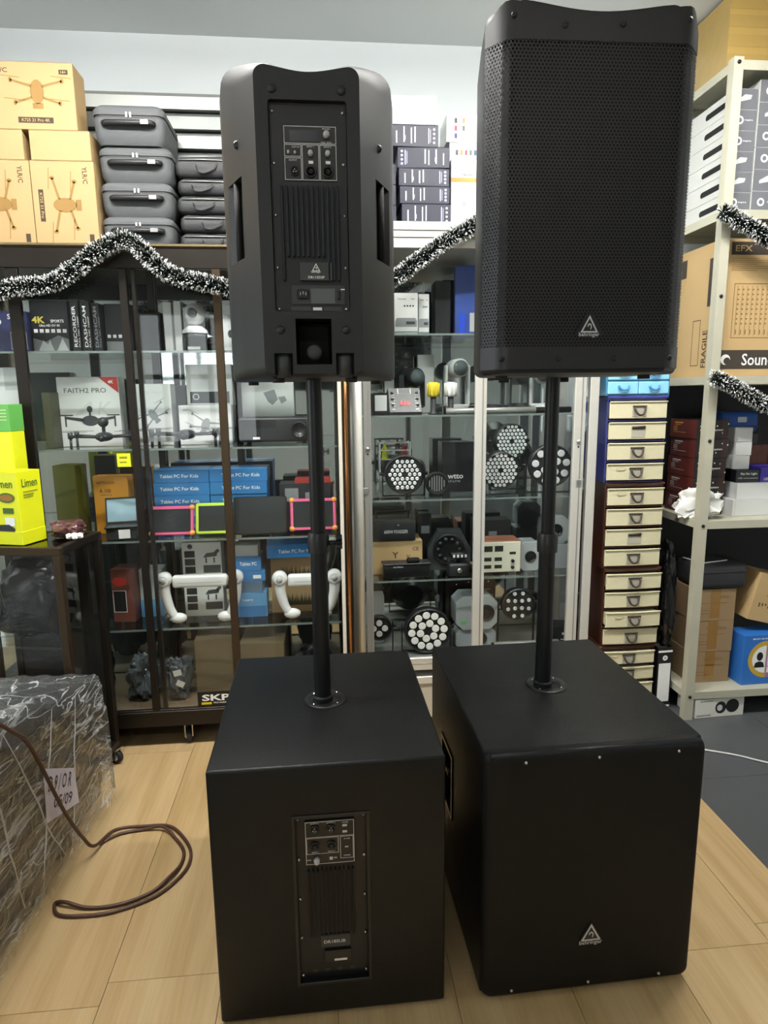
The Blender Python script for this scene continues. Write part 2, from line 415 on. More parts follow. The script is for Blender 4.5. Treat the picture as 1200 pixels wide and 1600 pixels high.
SUBW, SUBD, SUBH, FT = .55, .647, .68, .012
def sub_body(t, cuts):
    bm = BM(); box(bm, -SUBW/2, SUBW/2, -SUBD/2, SUBD/2, FT, SUBH, .007, 3)
    b = obj('cabinet', bm, M_paint, t, smooth=40)
    boolean(b, cuts)
    for p in b.data.polygons: p.use_smooth = True
    b.data.set_sharp_from_angle(angle=R(35))
    for sx in (-1, 1):
        for sy in (-1, 1):
            bm = BM(); cyl(bm, (sx*.22, sy*.27, 0), .022, FT+.002, 'z', 16, .024); obj('foot', bm, M_rubber, t)
    bm = BM(); lathe(bm, [(.02, SUBH-.02), (.02, SUBH+.0025), (.056, SUBH+.0025), (.058, SUBH+.0005)], (0, 0, 0), 'z', 40); s = obj('pole_socket', bm, M_plast2, t)
    for k in range(4):
        a = R(45+90*k); bm = BM(); ico(bm, (.045*math.cos(a), .045*math.sin(a), SUBH+.003), .003, 1); obj('screw', bm, M_screw, s)
    return b
# the left one shows its rear with the amplifier panel
t = thing('subwoofer', 'big black subwoofer showing its rear amplifier panel to the viewer', 'subwoofer', (-.0117, 1.6796, 0), .0084, 'pair of black subwoofers')
yb = -SUBD/2
bm = BM(); box(bm, -.084, .09, yb-.05, yb+.016, .10, .55)
sub_body(t, [bm])
fm = lambda u, v: (u, yb+.016-.0025, v)
bm = BM(); box(bm, -.0835, .0895, yb+.0135, yb+.018, .1005, .5495); pan = obj('amplifier_panel', bm, M_panel, t)
bm = BM()
for (a, b_, c, d) in ((-.088, -.080, .096, .554), (.086, .094, .096, .554)): box(bm, a, b_, yb-.003, yb+.001, c, d, .001, 1)
box(bm, -.08, .086, yb-.003, yb+.001, .096, .104, .001, 1); box(bm, -.08, .086, yb-.003, yb+.001, .546, .554, .001, 1)
obj('panel_rim', bm, M_plast2, t)
for k in range(5):
    for u in (-.0745, .0805):
        bm = BM(); lathe(bm, [(0, -.004), (.003, -.0035), (.0042, 0)], (u, yb+.0135, .113+.424*k/4), 'y', 12); obj('screw', bm, M_screw, t)
bm = BM(); box(bm, -.058, .058, yb+.008, yb+.0136, .418, .531, .001, 1); cp = obj('connector_plate', bm, M_plast2, t)
fm = lambda u, v: (u, yb+.0075, v)
polyprint(t, 'panel_line', frame_polys(-.057, .419, .057, .53, .0012)+frame_polys(-.055, .446, .02, .488, .001)+[R4(-.056, .4895, .056, .4905)]+frame_polys(.024, .43, .055, .488, .001), M_line, fm)
for u in (-.035, .003):
    socket(t, (u, yb+.0078, .511), .011, -1, 'xlr'); socket(t, (u, yb+.0078, .467), .0115, -1, 'combo')
bm = BM(); lathe(bm, [(0, -.012), (.006, -.012), (.008, 0)], (-.032, yb+.008, .431), 'y', 16); obj('level_knob', bm, M_knob, t)
letters(t, [('OUTPUT 1', -.035, .5255, 0, .0032), ('OUTPUT 2', .003, .5255, 0, .0032), ('INPUT 1', -.035, .4505, 0, .0032), ('INPUT 2', .003, .4505, 0, .0032), ('LEVEL', -.05, .431, 0, .003), ('POWER', .037, .524, 0, .003), ('0   180', .008, .433, 0, .004), ('X OVER', .04, .481, 0, .003), ('NORMAL', .04, .437, 0, .003)], M_line, fm)
polyprint(t, 'panel_switch', [R4(.03, .513, .041, .519), R4(.03, .497, .041, .503), R4(-.002, .428, .006, .436), R4(.035, .458, .043, .461)], M_knob, fm)
for k in range(11):
    u = -.052+.0105*k; bm = BM(); box(bm, u-.002, u+.002, yb+.001, yb+.0136, .225, .404, .001, 1); obj('heat_sink_fin', bm, M_fin, t)
bm = BM(); box(bm, -.028, .042, yb+.009, yb+.0136, .188, .222, .0005, 1); obj('name_plate', bm, M_plate, t)
fm = lambda u, v: (u, yb+.0086, v)
letters(t, [('DR18SUB', .005, .204, .052, .0085)], M_line, fm, 'model_word')
bm = BM(); box(bm, -.02, .045, yb+.006, yb+.0136, .148, .18, .0005, 1); obj('mains_inlet', bm, M_plast2, t)
polyprint(t, 'white_sticker', [R4(.003, .152, .034, .158)], M_line, lambda u, v: (u, yb+.0055, v))
polyprint(t, 'print_row', [R4(-.05+.03*k, .118, -.038+.03*k, .126) for k in range(4)], M_plate, lambda u, v: (u, yb+.013, v))

# the right one shows its front grille
t = thing('subwoofer', 'big black subwoofer with its front grille turned to the viewer', 'subwoofer', (.6258, 1.697, 0), .0208, 'pair of black subwoofers')
cut = []
for s in (-1, 1):
    bm = BM(); x = s*SUBW/2; box(bm, min(x-s*.045, x+s*.02), max(x-s*.045, x+s*.02), .01, .14, .28, .46, .008, 2); cut.append(bm)
bm = BM(); box(bm, -SUBW/2+.02, SUBW/2-.02, -SUBD/2-.02, -SUBD/2+.02, FT+.03, SUBH-.03); cut.append(bm)
sub_body(t, cut)
for s in (-1, 1):
    x = s*SUBW/2
    bm = BM()
    for (a, b_, c, d) in ((-.002, .012, .268, .472), (.138, .152, .268, .472)): box(bm, min(x, x+s*.003), max(x, x+s*.003), a, b_, c, d, .001, 1)
    for (c, d) in ((.268, .282), (.458, .472)): box(bm, min(x, x+s*.003), max(x, x+s*.003), .012, .138, c, d, .001, 1)
    hd = obj('side_handle', bm, M_plast2, t)
    bm = BM(); tube(bm, [(x-s*.012, .03, .37), (x-s*.012, .12, .37)], .011, 10); obj('grip', bm, M_plast2, hd)
    for c in (.275, .465):
        for a in (.005, .145):
            bm = BM(); ico(bm, (x+s*.003, a, c), .003, 1); obj('screw', bm, M_screw, hd)
# bowed grille: closed slab, front curving out between a rounded rim
M_cloth = mat('fine black grille', '090909', .6, 0, bump=(1500, .4), spec=.25)
bm = BM(); rings = []
N = 20
def sub_outline(x0, x1, z0, z1, r, k=5):
    pts = []
    for cx, cz, a0 in ((x0+r, z0+r, 180), (x1-r, z0+r, 270), (x1-r, z1-r, 0), (x0+r, z1-r, 90)):
        for i in range(k+1):
            a = R(a0+90*i/k); pts.append((cx+r*math.cos(a), cz+r*math.sin(a)))
    return pts
yf = -SUBD/2
for ins, y in ((.0, yf+.018), (.0, yf-.012), (.004, yf-.02), (.012, yf-.0245), (.03, yf-.0255)):
    rings.append([(x, y, z) for x, z in sub_outline(-SUBW/2+ins+.001, SUBW/2-ins-.001, FT+.004+ins, SUBH-.0005-ins, .022)])
loft(bm, rings); g = obj('front_grille', bm, M_cloth, t, smooth=50)
yg = yf-.0258
for u, z in ((-.18, SUBH-.022), (0, SUBH-.022), (.2, SUBH-.022), (-.2, FT+.024), (0, FT+.024), (.19, FT+.024)):
    bm = BM(); lathe(bm, [(0, -.003), (.003, -.0022), (.0042, .001)], (u, yg, z), 'y', 12); obj('screw', bm, M_screw, g)
bm = BM(); prism(bm, [(-.03, .1585), (.03, .1585), (0, .212)], yg-.003, yg+.0005); bd = obj('badge', bm, M_plast2, t)
logo(bd, lambda u, v: (u, yg-.0034, v), 0, .16, .052, M_knob, None)
# rounded top lip over the grille
bm = BM(); tube(bm, [(-SUBW/2+.012, yf-.012, SUBH-.010), (SUBW/2-.012, yf-.012, SUBH-.010)], .0102, 12); obj('top_lip', bm, M_paint, t)

# ---- poles
def pole(x, y, label, ru, rl, zj, knob, zt):
    t = thing('speaker_pole', label, 'pole', (x, y, SUBH+.003), 0, 'pair of speaker poles')
    bm = BM(); lathe(bm, [(0, 0), (rl+.004, 0), (rl+.004, .012), (rl, .016), (rl, zj), (0, zj)], (0,0,0), 'z', 32); obj('lower_tube', bm, M_steel, t, smooth=40)
    bm = BM(); lathe(bm, [(0, zj), (ru, zj), (ru, zt), (0, zt)], (0,0,0), 'z', 32); obj('upper_tube', bm, M_steel, t, smooth=40)
    bm = BM(); lathe(bm, [(rl-.004, zj-.045), (rl+.005, zj-.045), (rl+.006, zj-.005), (rl+.003, zj+.008), (ru, zj+.008)], (0,0,0), 'z', 32); c = obj('clamp_collar', bm, M_plast2, t, smooth=40)
    if knob:
        bm = BM(); tube(bm, [(rl, -.006, zj-.02), (rl+.03, -.006, zj-.02)], .006, 10); obj('clamp_bolt', bm, M_steel, c)
        bm = BM(); prism(bm, [((.0155+.004*math.cos(8*a))*math.cos(a), zj-.02+(.0155+.004*math.cos(8*a))*math.sin(a)) for a in [2*PI*k/48 for k in range(48)]], rl+.024, rl+.04, 'yz'); obj('clamp_knob', bm, M_plast2, c)
    else:
        bm = BM(); cyl(bm, (0, -rl+.002, zj-.09), .006, -.004, 'y', 12); obj('pin_hole', bm, M_deep, t)
pole(-.0185, 1.672, 'black steel pole with a clamp knob under the left speaker', .0195, .0225, .465, True, 1.549-.683)
pole(.611, 1.69, 'black steel pole without knob under the right speaker', .0185, .0225, .44, False, 1.549-.683)

# ---- speakers
SH = .740
def spk_outline(a, H, d, rb, rt, b=0.0):
    P = []
    for i in range(6): q = R(180+90*i/5); P.append((-a+rb+rb*math.cos(q), b+rb+rb*math.sin(q)))
    for i in range(6): q = R(270+90*i/5); P.append((a-rb+rb*math.cos(q), b+rb+rb*math.sin(q)))
    for i in range(7): q = R(90*i/6); P.append((a-rt+rt*math.cos(q), H-rt+rt*math.sin(q)))
    for i in range(1, 16):
        s = i/16; x = (a-rt)*(1-2*s); P.append((x, H-d*math.sin(PI*s)**1.3))
    for i in range(7): q = R(90+90*i/6); P.append((-a+rt+rt*math.cos(q), H-rt+rt*math.sin(q)))
    return P
def build_speaker():
    t = thing('loudspeaker', 'x', 'loudspeaker', (0, 0, 0), 0, 'pair of black loudspeakers')
    bm = BM(); rings = []
    for y, a, H, d, rb, rt, b in ((-.250, .185, SH-.004, .016, .012, .03, .004), (-.215, .2265, SH, .018, .014, .045, 0), (-.206, .2275, SH+.002, .018, .014, .045, 0), (-.13, .218, SH-.004, .02, .016, .05, 0),
                                  (-.03, .2025, SH-.014, .022, .02, .052, 0), (.06, .163, SH-.048, .02, .025, .05, .002), (.15, .12, SH-.088, .014, .025, .03, .004), (.17, .111, SH-.099, .012, .02, .022, .01)):
        rings.append([(x, y, z) for x, z in spk_outline(a, H, d, rb, rt, b)])
    loft(bm, rings); body = obj('cabinet', bm, M_plast, t)
    cut = []
    bm = BM(); box(bm, -.083, .083, .155, .22, .145, .575, .006, 2); cut.append(bm)
    bm = BM(); box(bm, -.04, .04, .05, .22, .030, .130); cut.append(bm)
    for s in (-1, 1):
        bm = BM(); prism(bm, [(s*.142, .03), (s*.26, -.06), (s*.26, .09), (s*.16, .125)], .275, .45, 'xy'); cut.append(bm)
        bm = BM(); cyl(bm, (s*.069, .172, .0), .021, .055, 'z', 20); cut.append(bm)
    boolean(body, cut)
    for p in body.data.polygons: p.use_smooth = True
    body.data.set_sharp_from_angle(angle=R(28))
    for s in (-1, 1):
        bm = BM(); tube(bm, [(s*.168, .026, .272), (s*.168, .026, .36), (s*.168, .026, .453)], .009, 10); obj('side_handle', bm, M_deep, t)
    for s in (-1, 1):
        for y in (-.18, .12):
            bm = BM(); cyl(bm, (s*(.17 if y < 0 else .085), y, -.009), .014, .012, 'z', 14); obj('foot', bm, M_rubber, t)
        bm = BM(); lathe(bm, [(0, .0), (.017, .0), (.017, .045), (.012, .05), (0, .05)], (s*.069, .152, .001), 'z', 16); obj('corner_bumper', bm, M_plate, t)
        for u, v in ((.073, .595), (.073, .105), (.16, .52)):
            yy = .1705 if u < .1 else .066
            bm = BM(); lathe(bm, [(.009, -.002), (.009, .004), (.006, .006), (0, .006)], (s*u, yy-.002, v), 'y', 14); obj('screw_cap', bm, M_plast2, t)
    # pole cup in the recess with its locking knob
    bm = BM(); box(bm, -.038, .038, .055, .09, .028, .125, .004, 1); obj('pole_cup', bm, M_deep, t)
    bm = BM(); lathe(bm, [(0, 0), (.008, 0), (.008, .045), (.017, .045), (.018, .05), (.018, .06), (.014, .064), (0, .064)], (0, .09, .058), 'y', 20); obj('lock_knob', bm, M_plate, t)
    # rear amplifier panel
    yb = .1555
    bm = BM(); box(bm, -.082, .082, yb-.004, yb, .146, .574, .001, 1); obj('amplifier_panel', bm, M_panel, t)
    fm = lambda u, v: (-u, yb+.0022, v)
    bm = BM(); box(bm, -.061, .053, yb, yb+.0018, .419, .531, .0005, 1); obj('connector_plate', bm, M_plast2, t)
    L_ = frame_polys(-.052, .494, .060, .529, .0013)+frame_polys(-.052, .421, -.0155, .466, .0013)+frame_polys(-.052, .468, -.0155, .4925, .0013)+frame_polys(-.014, .421, .0225, .4925, .0013)+frame_polys(.024, .421, .060, .4925, .0013)
    polyprint(t, 'panel_line', L_, M_line, fm)
    polyprint(t, 'display', [R4(-.039, .499, .02, .521)], M_lcd, fm)
    polyprint(t, 'limit_light', [R4(-.0005, .4545, .0095, .4605), R4(.0365, .4545, .0465, .4605)], M_white, fm)
    letters(t, [('PROCESS', .039, .5245, 0, .003), ('PUSH   BACK', .039, .4975, 0, .0028), ('AUX IN', -.028, .4875, 0, .0035), ('OUTPUT', -.034, .461, 0, .0032), ('INPUT 1', .004, .4885, 0, .0032), ('INPUT 2', .041, .4885, 0, .0032)], M_line, fm)
    for u, v, r in ((.039, .512, .0075), (.004, .474, .006), (.041, .474, .006), (-.043, .475, .003), (-.029, .474, .003)):
        bm = BM(); lathe(bm, [(0, .012), (r*.8, .012), (r, 0)], (-u, yb+.002, v), 'y', 18); obj('knob', bm, M_knob, t)
    socket(t, (.031, yb+.002, .4385), .010, 1, 'xlr'); socket(t, (-.004, yb+.002, .438), .0125, 1, 'combo'); socket(t, (-.041, yb+.002, .438), .0125, 1, 'combo')
    for k in range(12):
        u = -.0605+.011*k; bm = BM(); box(bm, u-.0025, u+.0025, yb, yb+.011, .262 if -.035 < u < .05 else .212, .408, .001, 1); obj('heat_sink_fin', bm, M_fin, t)
    bm = BM(); box(bm, -.045, .026, yb, yb+.011, .212, .25, .0005, 1); np_ = obj('name_plate', bm, M_plate, t)
    f2 = lambda u, v: (-u, yb+.0115, v)
    logo(np_, f2, .009, .2315, .018, M_white); letters(np_, [('DR115DSP', .0095, .2185, .036, .0055)], M_white, f2, 'model_word')
    bm = BM(); box(bm, -.072, .047, yb, yb+.002, .162, .203, .0005, 1); obj('mains_plate', bm, M_plate, t)
    bm = BM(); box(bm, .008, .034, yb+.002, yb+.008, .173, .194, .003, 2); ml = obj('mains_inlet', bm, M_plast2, t)
    bm = BM()
    for k in (-1, 0, 1): box(bm, .021+k*.006-.0008, .021+k*.006+.0008, yb+.006, yb+.0095, .181+(.002 if k == 0 else 0), .187+(.002 if k == 0 else 0))
    obj('pin', bm, M_screw, ml)
    bm = BM(); box(bm, -.062, -.054, yb+.002, yb+.007, .173, .19, .001, 1); obj('power_switch', bm, M_plast2, t)
    fm3 = lambda u, v: (-u, yb+.0028, v)
    polyprint(t, 'rating_label', [R4(-.004, .164, .05, .196)], mat('grey label', '5b6062', .5), fm3)
    polyprint(t, 'white_sticker', [R4(.0, .149, .02, .1555)], M_white, fm3); polyprint(t, 'switch_mark', [R4(.063, .193, .072, .1955)], M_white, fm3)
    for a, b in ((-.049, -.004), (.024, .064)): polyprint(t, 'print_row', [R4(a, .1475, b, .157)], mat('grey label2', '3a3e40', .5), lambda u, v: (-u, yb+.0006, v))
    for v in (.152, .24, .349, .454, .557):
        for u in (-.075, .075):
            bm = BM(); lathe(bm, [(0, .004), (.0028, .0034), (.0038, 0)], (u, yb, v), 'y', 12); obj('screw', bm, M_screw, t)
    # perforated front grille wrapped round the two bevelled edges
    pb = [(-.2285, -.216), (-.200, -.250), (-.183, -.2605), (.183, -.2605), (.200, -.250), (.2285, -.216)]
    seg = [math.dist(a, b) for a, b in zip(pb, pb[1:])]; tot = sum(seg)
    def on(s):
        for (a, b), l in zip(zip(pb, pb[1:]), seg):
            if s <= l+1e-9 or (a, b) == (pb[-2], pb[-1]):
                k = s/l; return a[0]+(b[0]-a[0])*k, a[1]+(b[1]-a[1])*k
            s -= l
    def topz(x): return SH-.010-.018*math.cos(min(1, abs(x)/.19)*PI/2)**1.3 - max(0, abs(x)-.2)*1.1
    pit = .0078; rowh = pit*.866; z0, z1 = .058, .662
    V = []; F = []
    def addp(s, z):
        s = min(max(s, 0), tot); x, y = on(s); V.append((x, y, z)); return len(V)-1
    nrow = int((z1-z0)/rowh)
    for j in range(nrow):
        cz = z0+rowh*(j+.5); s = pit*(.5 if j % 2 == 0 else 1.0)
        while s < tot-pit*.4:
            O = []; I = []
            for k in range(6):
                a = R(30+60*k); O.append(addp(s+pit*.57735*math.cos(a), cz+pit*.57735*math.sin(a)))
            for k in range(6):
                a = R(30+60*k); I.append(addp(s+pit*.36*math.cos(a), cz+pit*.36*math.sin(a)))
            for k in range(6): F.append((O[k], O[(k+1) % 6], I[(k+1) % 6], I[k]))
            s += pit
    me = bpy.data.meshes.new('grille'); me.from_pydata(V, [], F); me.materials.append(M_grille)
    g = bpy.data.objects.new('perforated_grille', me); COL.objects.link(g); g.parent = t
    xs = [on(tot*k/40) for k in range(41)]
    for (za, zb, edge) in ((.012, z0+.002, 0), (z1-.002, None, 1)):
        bm = BM(); A = [bm.verts.new((x, y-.0006, za)) for x, y in xs]; B = [bm.verts.new((x, y-.0006, zb if zb else topz(x))) for x, y in xs]
        A2 = [bm.verts.new((x*.985, y+.006, za)) for x, y in xs]; B2 = [bm.verts.new((x*.985, y+.006, zb if zb else topz(x))) for x, y in xs]
        for k in range(40):
            bm.faces.new((A[k], A[k+1], B[k+1], B[k])); bm.faces.new((A2[k+1], A2[k], B2[k], B2[k+1]))
            bm.faces.new((B[k], B[k+1], B2[k+1], B2[k])); bm.faces.new((A[k+1], A[k], A2[k], A2[k+1]))
        obj('grille_band', bm, M_grille, t, smooth=60)
    bm = BM()
    A = [bm.verts.new((x*.975, y+.009, z0-.01)) for x, y in xs]; B = [bm.verts.new((x*.975, y+.009, z1+.01)) for x, y in xs]
    for k in range(40): bm.faces.new((A[k], A[k+1], B[k+1], B[k]))
    obj('grille_foam', bm, mat('grille foam', '0b0b0c', .9), t)
    for u, z in ((-.19, .034), (-.065, .034), (.06, .034), (.188, .034), (.045, .692), (-.075, .687), (.185, .705), (-.18, .702)):
        bm = BM(); lathe(bm, [(.006, 0), (.006, -.003), (.003, -.0045), (0, -.003)], (u, -.2605 if abs(u) < .183 else -.257, z), 'y', 14); obj('screw', bm, M_dscrew, t)
    bm = BM(); prism(bm, [(-.032, .083), (.032, .083), (.006, .128), (-.006, .128)], -.2655, -.2605); bd = obj('badge', bm, M_plast2, t)
    logo(bd, lambda u, v: (u, -.266, v), 0, .0885, .04, M_knob)
    return t
sp = build_speaker()
sp.location = (-.0145, 1.672, 1.549); sp.rotation_euler = (0, 0, PI+R(.5)); sp['label'] = 'black loudspeaker seen from behind with its amplifier panel, left pole'
sp2 = copy_tree(sp); sp2.location = (.588, 1.665, 1.549); sp2.rotation_euler = (0, 0, R(-1)); sp2['label'] = 'black loudspeaker with perforated front grille facing the viewer, right pole'
# ------------------------------------------------------------------ display cabinets, counter, shelf
def bar(t, name, m, x0, x1, y0, y1, z0, z1, bev=.002):
    bm = BM(); box(bm, min(x0,x1), max(x0,x1), min(y0,y1), max(y0,y1), min(z0,z1), max(z0,z1), bev, 1); return obj(name, bm, m, t)
def caster(t, x, y, z1, r=.032, rot=0):
    bm = BM(); lathe(bm, [(r*.55, -.011), (r, -.009), (r, .009), (r*.55, .011)], (0, 0, r), 'x', 24)
    c = obj('caster_wheel', bm, M_rubber, t, loc=(x, y, 0), rot=(0, 0, rot))
    bm = BM(); lathe(bm, [(0, -.012), (r*.55, -.012), (r*.55, .012), (0, .012)], (0, 0, r), 'x', 20); obj('hub', bm, M_screw, c)
    bm = BM(); box(bm, -.018, -.014, -.012, .02, r-.006, z1); box(bm, .014, .018, -.012, .02, r-.006, z1); box(bm, -.02, .02, -.02, .022, z1-.006, z1); obj('fork', bm, M_screw, c)
# ---- big bronze cabinet on the left
LX0, LX1, LY0, LY1, LZ = -1.62, .115, 2.68, 3.13, 2.085
cab = thing('display_cabinet', 'wide bronze framed glass display cabinet with sliding doors', 'cabinet', (0, 0, 0))
bar(cab, 'top_board', M_bronze, LX0, LX1, LY0, LY1, LZ-.012, LZ+.005)
bar(cab, 'top_rail', M_bronzed, LX0+.03, LX1-.03, LY0-.002, LY0+.03, LZ-.085, LZ-.012)
bar(cab, 'top_edge', mat('pale brass edge', '8d7f5e', .3, .7), LX0, LX1, LY0-.008, LY0-.001, LZ-.006, LZ+.004)
bar(cab, 'base', M_bronzed, LX0, LX1, LY0, LY1, .1, .17)
for x in (LX0, LX1-.05):
    for y in (LY0, LY1-.03): bar(cab, 'corner_post', M_bronze, x, x+.05, y, y+.03, .17, LZ-.012)
# front uprights (sliding door frames and centre posts)
for x, w, y, m in ((-1.178, .045, LY0, M_bronzed), (-.765, .03, LY0, M_bronzed), (-.722, .016, LY0+.012, M_bronzed), (-.412, .032, LY0-.004, M_bronze)):
    bar(cab, 'door_stile', m, x, x+w, y+.001, y+.022, .17, LZ-.085)
bar(cab, 'door_rail', M_bronzed, LX0+.05, LX1-.05, LY0+.003, LY0+.02, .17, .178)
# brighter edge trim of the right end
bm = BM(); tube(bm, [(LX1-.018, LY0-.008, .17), (LX1-.018, LY0-.008, LZ-.012)], .0075, 10); obj('brass_edge_rod', bm, mat('polished bronze', '9a6a40', .22, .9), cab)
bar(cab, 'pale_edge_strip', mat('pale strip', 'd8d4c6', .5), LX1-.05, LX1-.034, LY0-.006, LY0-.001, .17, LZ-.012)
for a, b in ((LX0+.05, -1.178), (-1.133, -.765), (-.735, -.412), (-.380, LX1-.05)):
    bar(cab, 'glass_pane', M_glass, a+.001, b-.001, LY0+.009, LY0+.013, .178, LZ-.085, 0)
bar(cab, 'side_glass', M_glass, LX1-.028, LX1-.024, LY0+.03, LY1-.03, .17, LZ-.012, 0)
bar(cab, 'side_glass', M_glass, LX0+.02, LX0+.024, LY0+.03, LY1-.03, .17, LZ-.012, 0)
bar(cab, 'back_mirror', M_mirror, LX0+.02, LX1-.052, LY1-.02, LY1-.012, .17, LZ-.012, 0)
LSH = [1.695, 1.307, .923, .535]
for z in LSH:
    bar(cab, 'glass_shelf', M_shelfglass, LX0+.055, LX1-.055, LY0+.035, LY1-.025, z-.008, z, .001)
    bar(cab, 'shelf_edge', mat('shelf edge glint', '7d8a86', .25, .3), LX0+.055, LX1-.055, LY0+.031, LY0+.0345, z-.008, z, 0)
bar(cab, 'bottom_deck', mat('brown deck', '6b5d49', .6), LX0+.05, LX1-.05, LY0+.03, LY1-.03, .17, .176)
for x in (-1.45, -.63, .02): caster(cab, x, LY0+.045, .1, .033, R(20))
for x in (-1.45, .02): caster(cab, x, LY1-.05, .1, .033)
# second pair of posts behind the front ones, seen through the glass
for x in (-.76, -.40): bar(cab, 'rear_post', M_bronzed, x, x+.03, LY1-.05, LY1-.022, .176, LZ-.012)
# sticker on the lower glass
st = bar(cab, 'glass_sticker', mat('black sticker', '0c0c0c', .3), -.573, -.405, LY0+.0065, LY0+.0085, .182, .248, 0)
fm = lambda u, v: (-.489+u, LY0+.006, .182+v)
letters(st, [('SKP', -.005, .039, .12, .030)], M_white, fm, 'maker_word', .03); letters(st, [('PRO AUDIO', .014, .015, .06, .007)], M_white, fm)
polyprint(st, 'yellow_bar', [R4(-.068, .008, -.025, .018)], mat('yellow print', 'd8c21a', .5), fm)

# ---- silver cabinet in the middle
AX0, AX1, AY0, AY1, AZ = .128, 1.205, 2.75, 3.17, 2.20
alu = thing('display_cabinet', 'tall silver aluminium framed glass display cabinet behind the speaker poles', 'cabinet', (0, 0, 0))
for x in (AX0, AX1-.04):
    for y in (AY0, AY1-.03): bar(alu, 'corner_post', M_alu, x, x+.04, y, y+.03, .0, AZ-.10)
for k, (a, b) in enumerate(((AZ-.10, AZ-.062), (AZ-.06, AZ-.035), (AZ-.033, AZ-.0))): bar(alu, 'top_rail', M_alu, AX0, AX1, AY0-.004*k, AY1, a, b)
bm = BM(); tube(bm, [(AX0+.0205, AY0-.003, .1), (AX0+.0205, AY0-.003, AZ-.11)], .0205, 12); obj('front_round', bm, M_alu, alu)
for x, w in ((.1745, .032), (.655, .05), (1.095, .05)):
    bar(alu, 'door_stile', M_alu if w > .04 else M_alud, x, x+w, AY0-.004, AY0+.018, .30, AZ-.10)
    bar(alu, 'stile_bead', M_alud, x+w*.62, x+w*.7, AY0-.006, AY0-.0035, .30, AZ-.10, 0)
for a, b in ((.2075, .654), (.706, 1.094)):
    bar(alu, 'glass_pane', M_glass, a, b, AY0+.004, AY0+.008, .33, AZ-.10, 0)
    bar(alu, 'door_rail', M_alu, a, b, AY0-.002, AY0+.016, .30, .33)
for a, b in ((.27, .31), (.2, .235)): bar(alu, 'base_rail', M_alu, AX0+.04, AX1-.04, AY0+(.0 if a > .25 else .004), AY1-.03, a, b)
bar(alu, 'base_panel', mat('base panel', 'b8b6a8', .5), AX0+.04, AX1-.04, AY0+.012, AY0+.02, .03, .2)
bar(alu, 'bottom_deck', M_alud, AX0+.04, AX1-.04, AY0+.03, AY1-.03, .31, .318)
bar(alu, 'back_mirror', M_mirror, AX0+.04, AX1-.04, AY1-.02, AY1-.012, .31, AZ-.1, 0)
for x in (AX0+.012, AX1-.016): bar(alu, 'side_glass', M_glass, x, x+.004, AY0+.03, AY1-.03, .31, AZ-.1, 0)
ASH = [1.765, 1.425, 1.057, .69]
for z in ASH:
    bar(alu, 'glass_shelf', M_shelfglass, AX0+.05, AX1-.05, AY0+.03, AY1-.025, z-.008, z, .001)
    bar(alu, 'shelf_edge', MATS['shelf edge glint'], AX0+.05, AX1-.05, AY0+.0265, AY0+.0295, z-.008, z, 0)
for x, z in ((.19, 1.285), (1.118, 1.30)):
    bm = BM(); lathe(bm, [(.009, 0), (.009, -.004), (.006, -.008), (0, -.008)], (x, AY0-.004, z), 'y', 16); l = obj('door_lock', bm, M_screw, alu)
    bm = BM(); cyl(bm, (x, AY0-.004, z-.022), .004, -.002, 'y', 10); obj('key_hole', bm, M_deep, l)
for x, z in ((.178, 1.105), (1.125, 1.12)):
    bm = BM(); box(bm, x-.012, x+.012, AY0-.01, AY0-.004, z-.014, z+.014, .002, 1); obj('latch', bm, M_screw, alu)

# ---- low counter case at the far left, on casters, standing a little askew
CW, CD, CZ = .40, .29, .992
ctr = thing('counter_case', 'low bronze glass counter case on casters beside the wrapped pile', 'counter', (-.885, 2.60, 0), R(-10))
for x in (-CW, -.03):
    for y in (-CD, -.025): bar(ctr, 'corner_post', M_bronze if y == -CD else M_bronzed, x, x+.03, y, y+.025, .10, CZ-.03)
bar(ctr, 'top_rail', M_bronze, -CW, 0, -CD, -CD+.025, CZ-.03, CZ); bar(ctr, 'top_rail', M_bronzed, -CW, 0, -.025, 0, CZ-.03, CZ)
for x in (-CW, -.03): bar(ctr, 'top_side_rail', M_bronzed, x, x+.03, -CD+.025, -.025, CZ-.03, CZ)
bar(ctr, 'top_glass', glass_mat('tinted counter glass', (.42, .42, .40)), -CW+.03, -.03, -CD+.025, -.025, CZ-.008, CZ-.002, 0)
bar(ctr, 'base', M_bronzed, -CW, 0, -CD, 0, .07, .10)
bar(ctr, 'bottom_rail', M_bronzed, -CW+.03, -.03, -CD, -CD+.025, .10, .16)
bar(ctr, 'front_glass', M_glass, -CW+.03, -.03, -CD+.012, -CD+.016, .16, CZ-.03, 0)
bar(ctr, 'side_glass', M_glass, -.02, -.016, -CD+.025, -.025, .10, CZ-.03, 0)
bar(ctr, 'back_panel', mat('dark back', '1c1a17', .5), -CW+.03, -.03, -.02, -.012, .10, CZ-.03, 0)
bar(ctr, 'glass_shelf', M_shelfglass, -CW+.035, -.035, -CD+.03, -.025, .60, .608, .001)
for x in (-CW+.03, -.012):
    for y in (-CD+.03, -.02): caster(ctr, x, y, .07, .03, R(75))

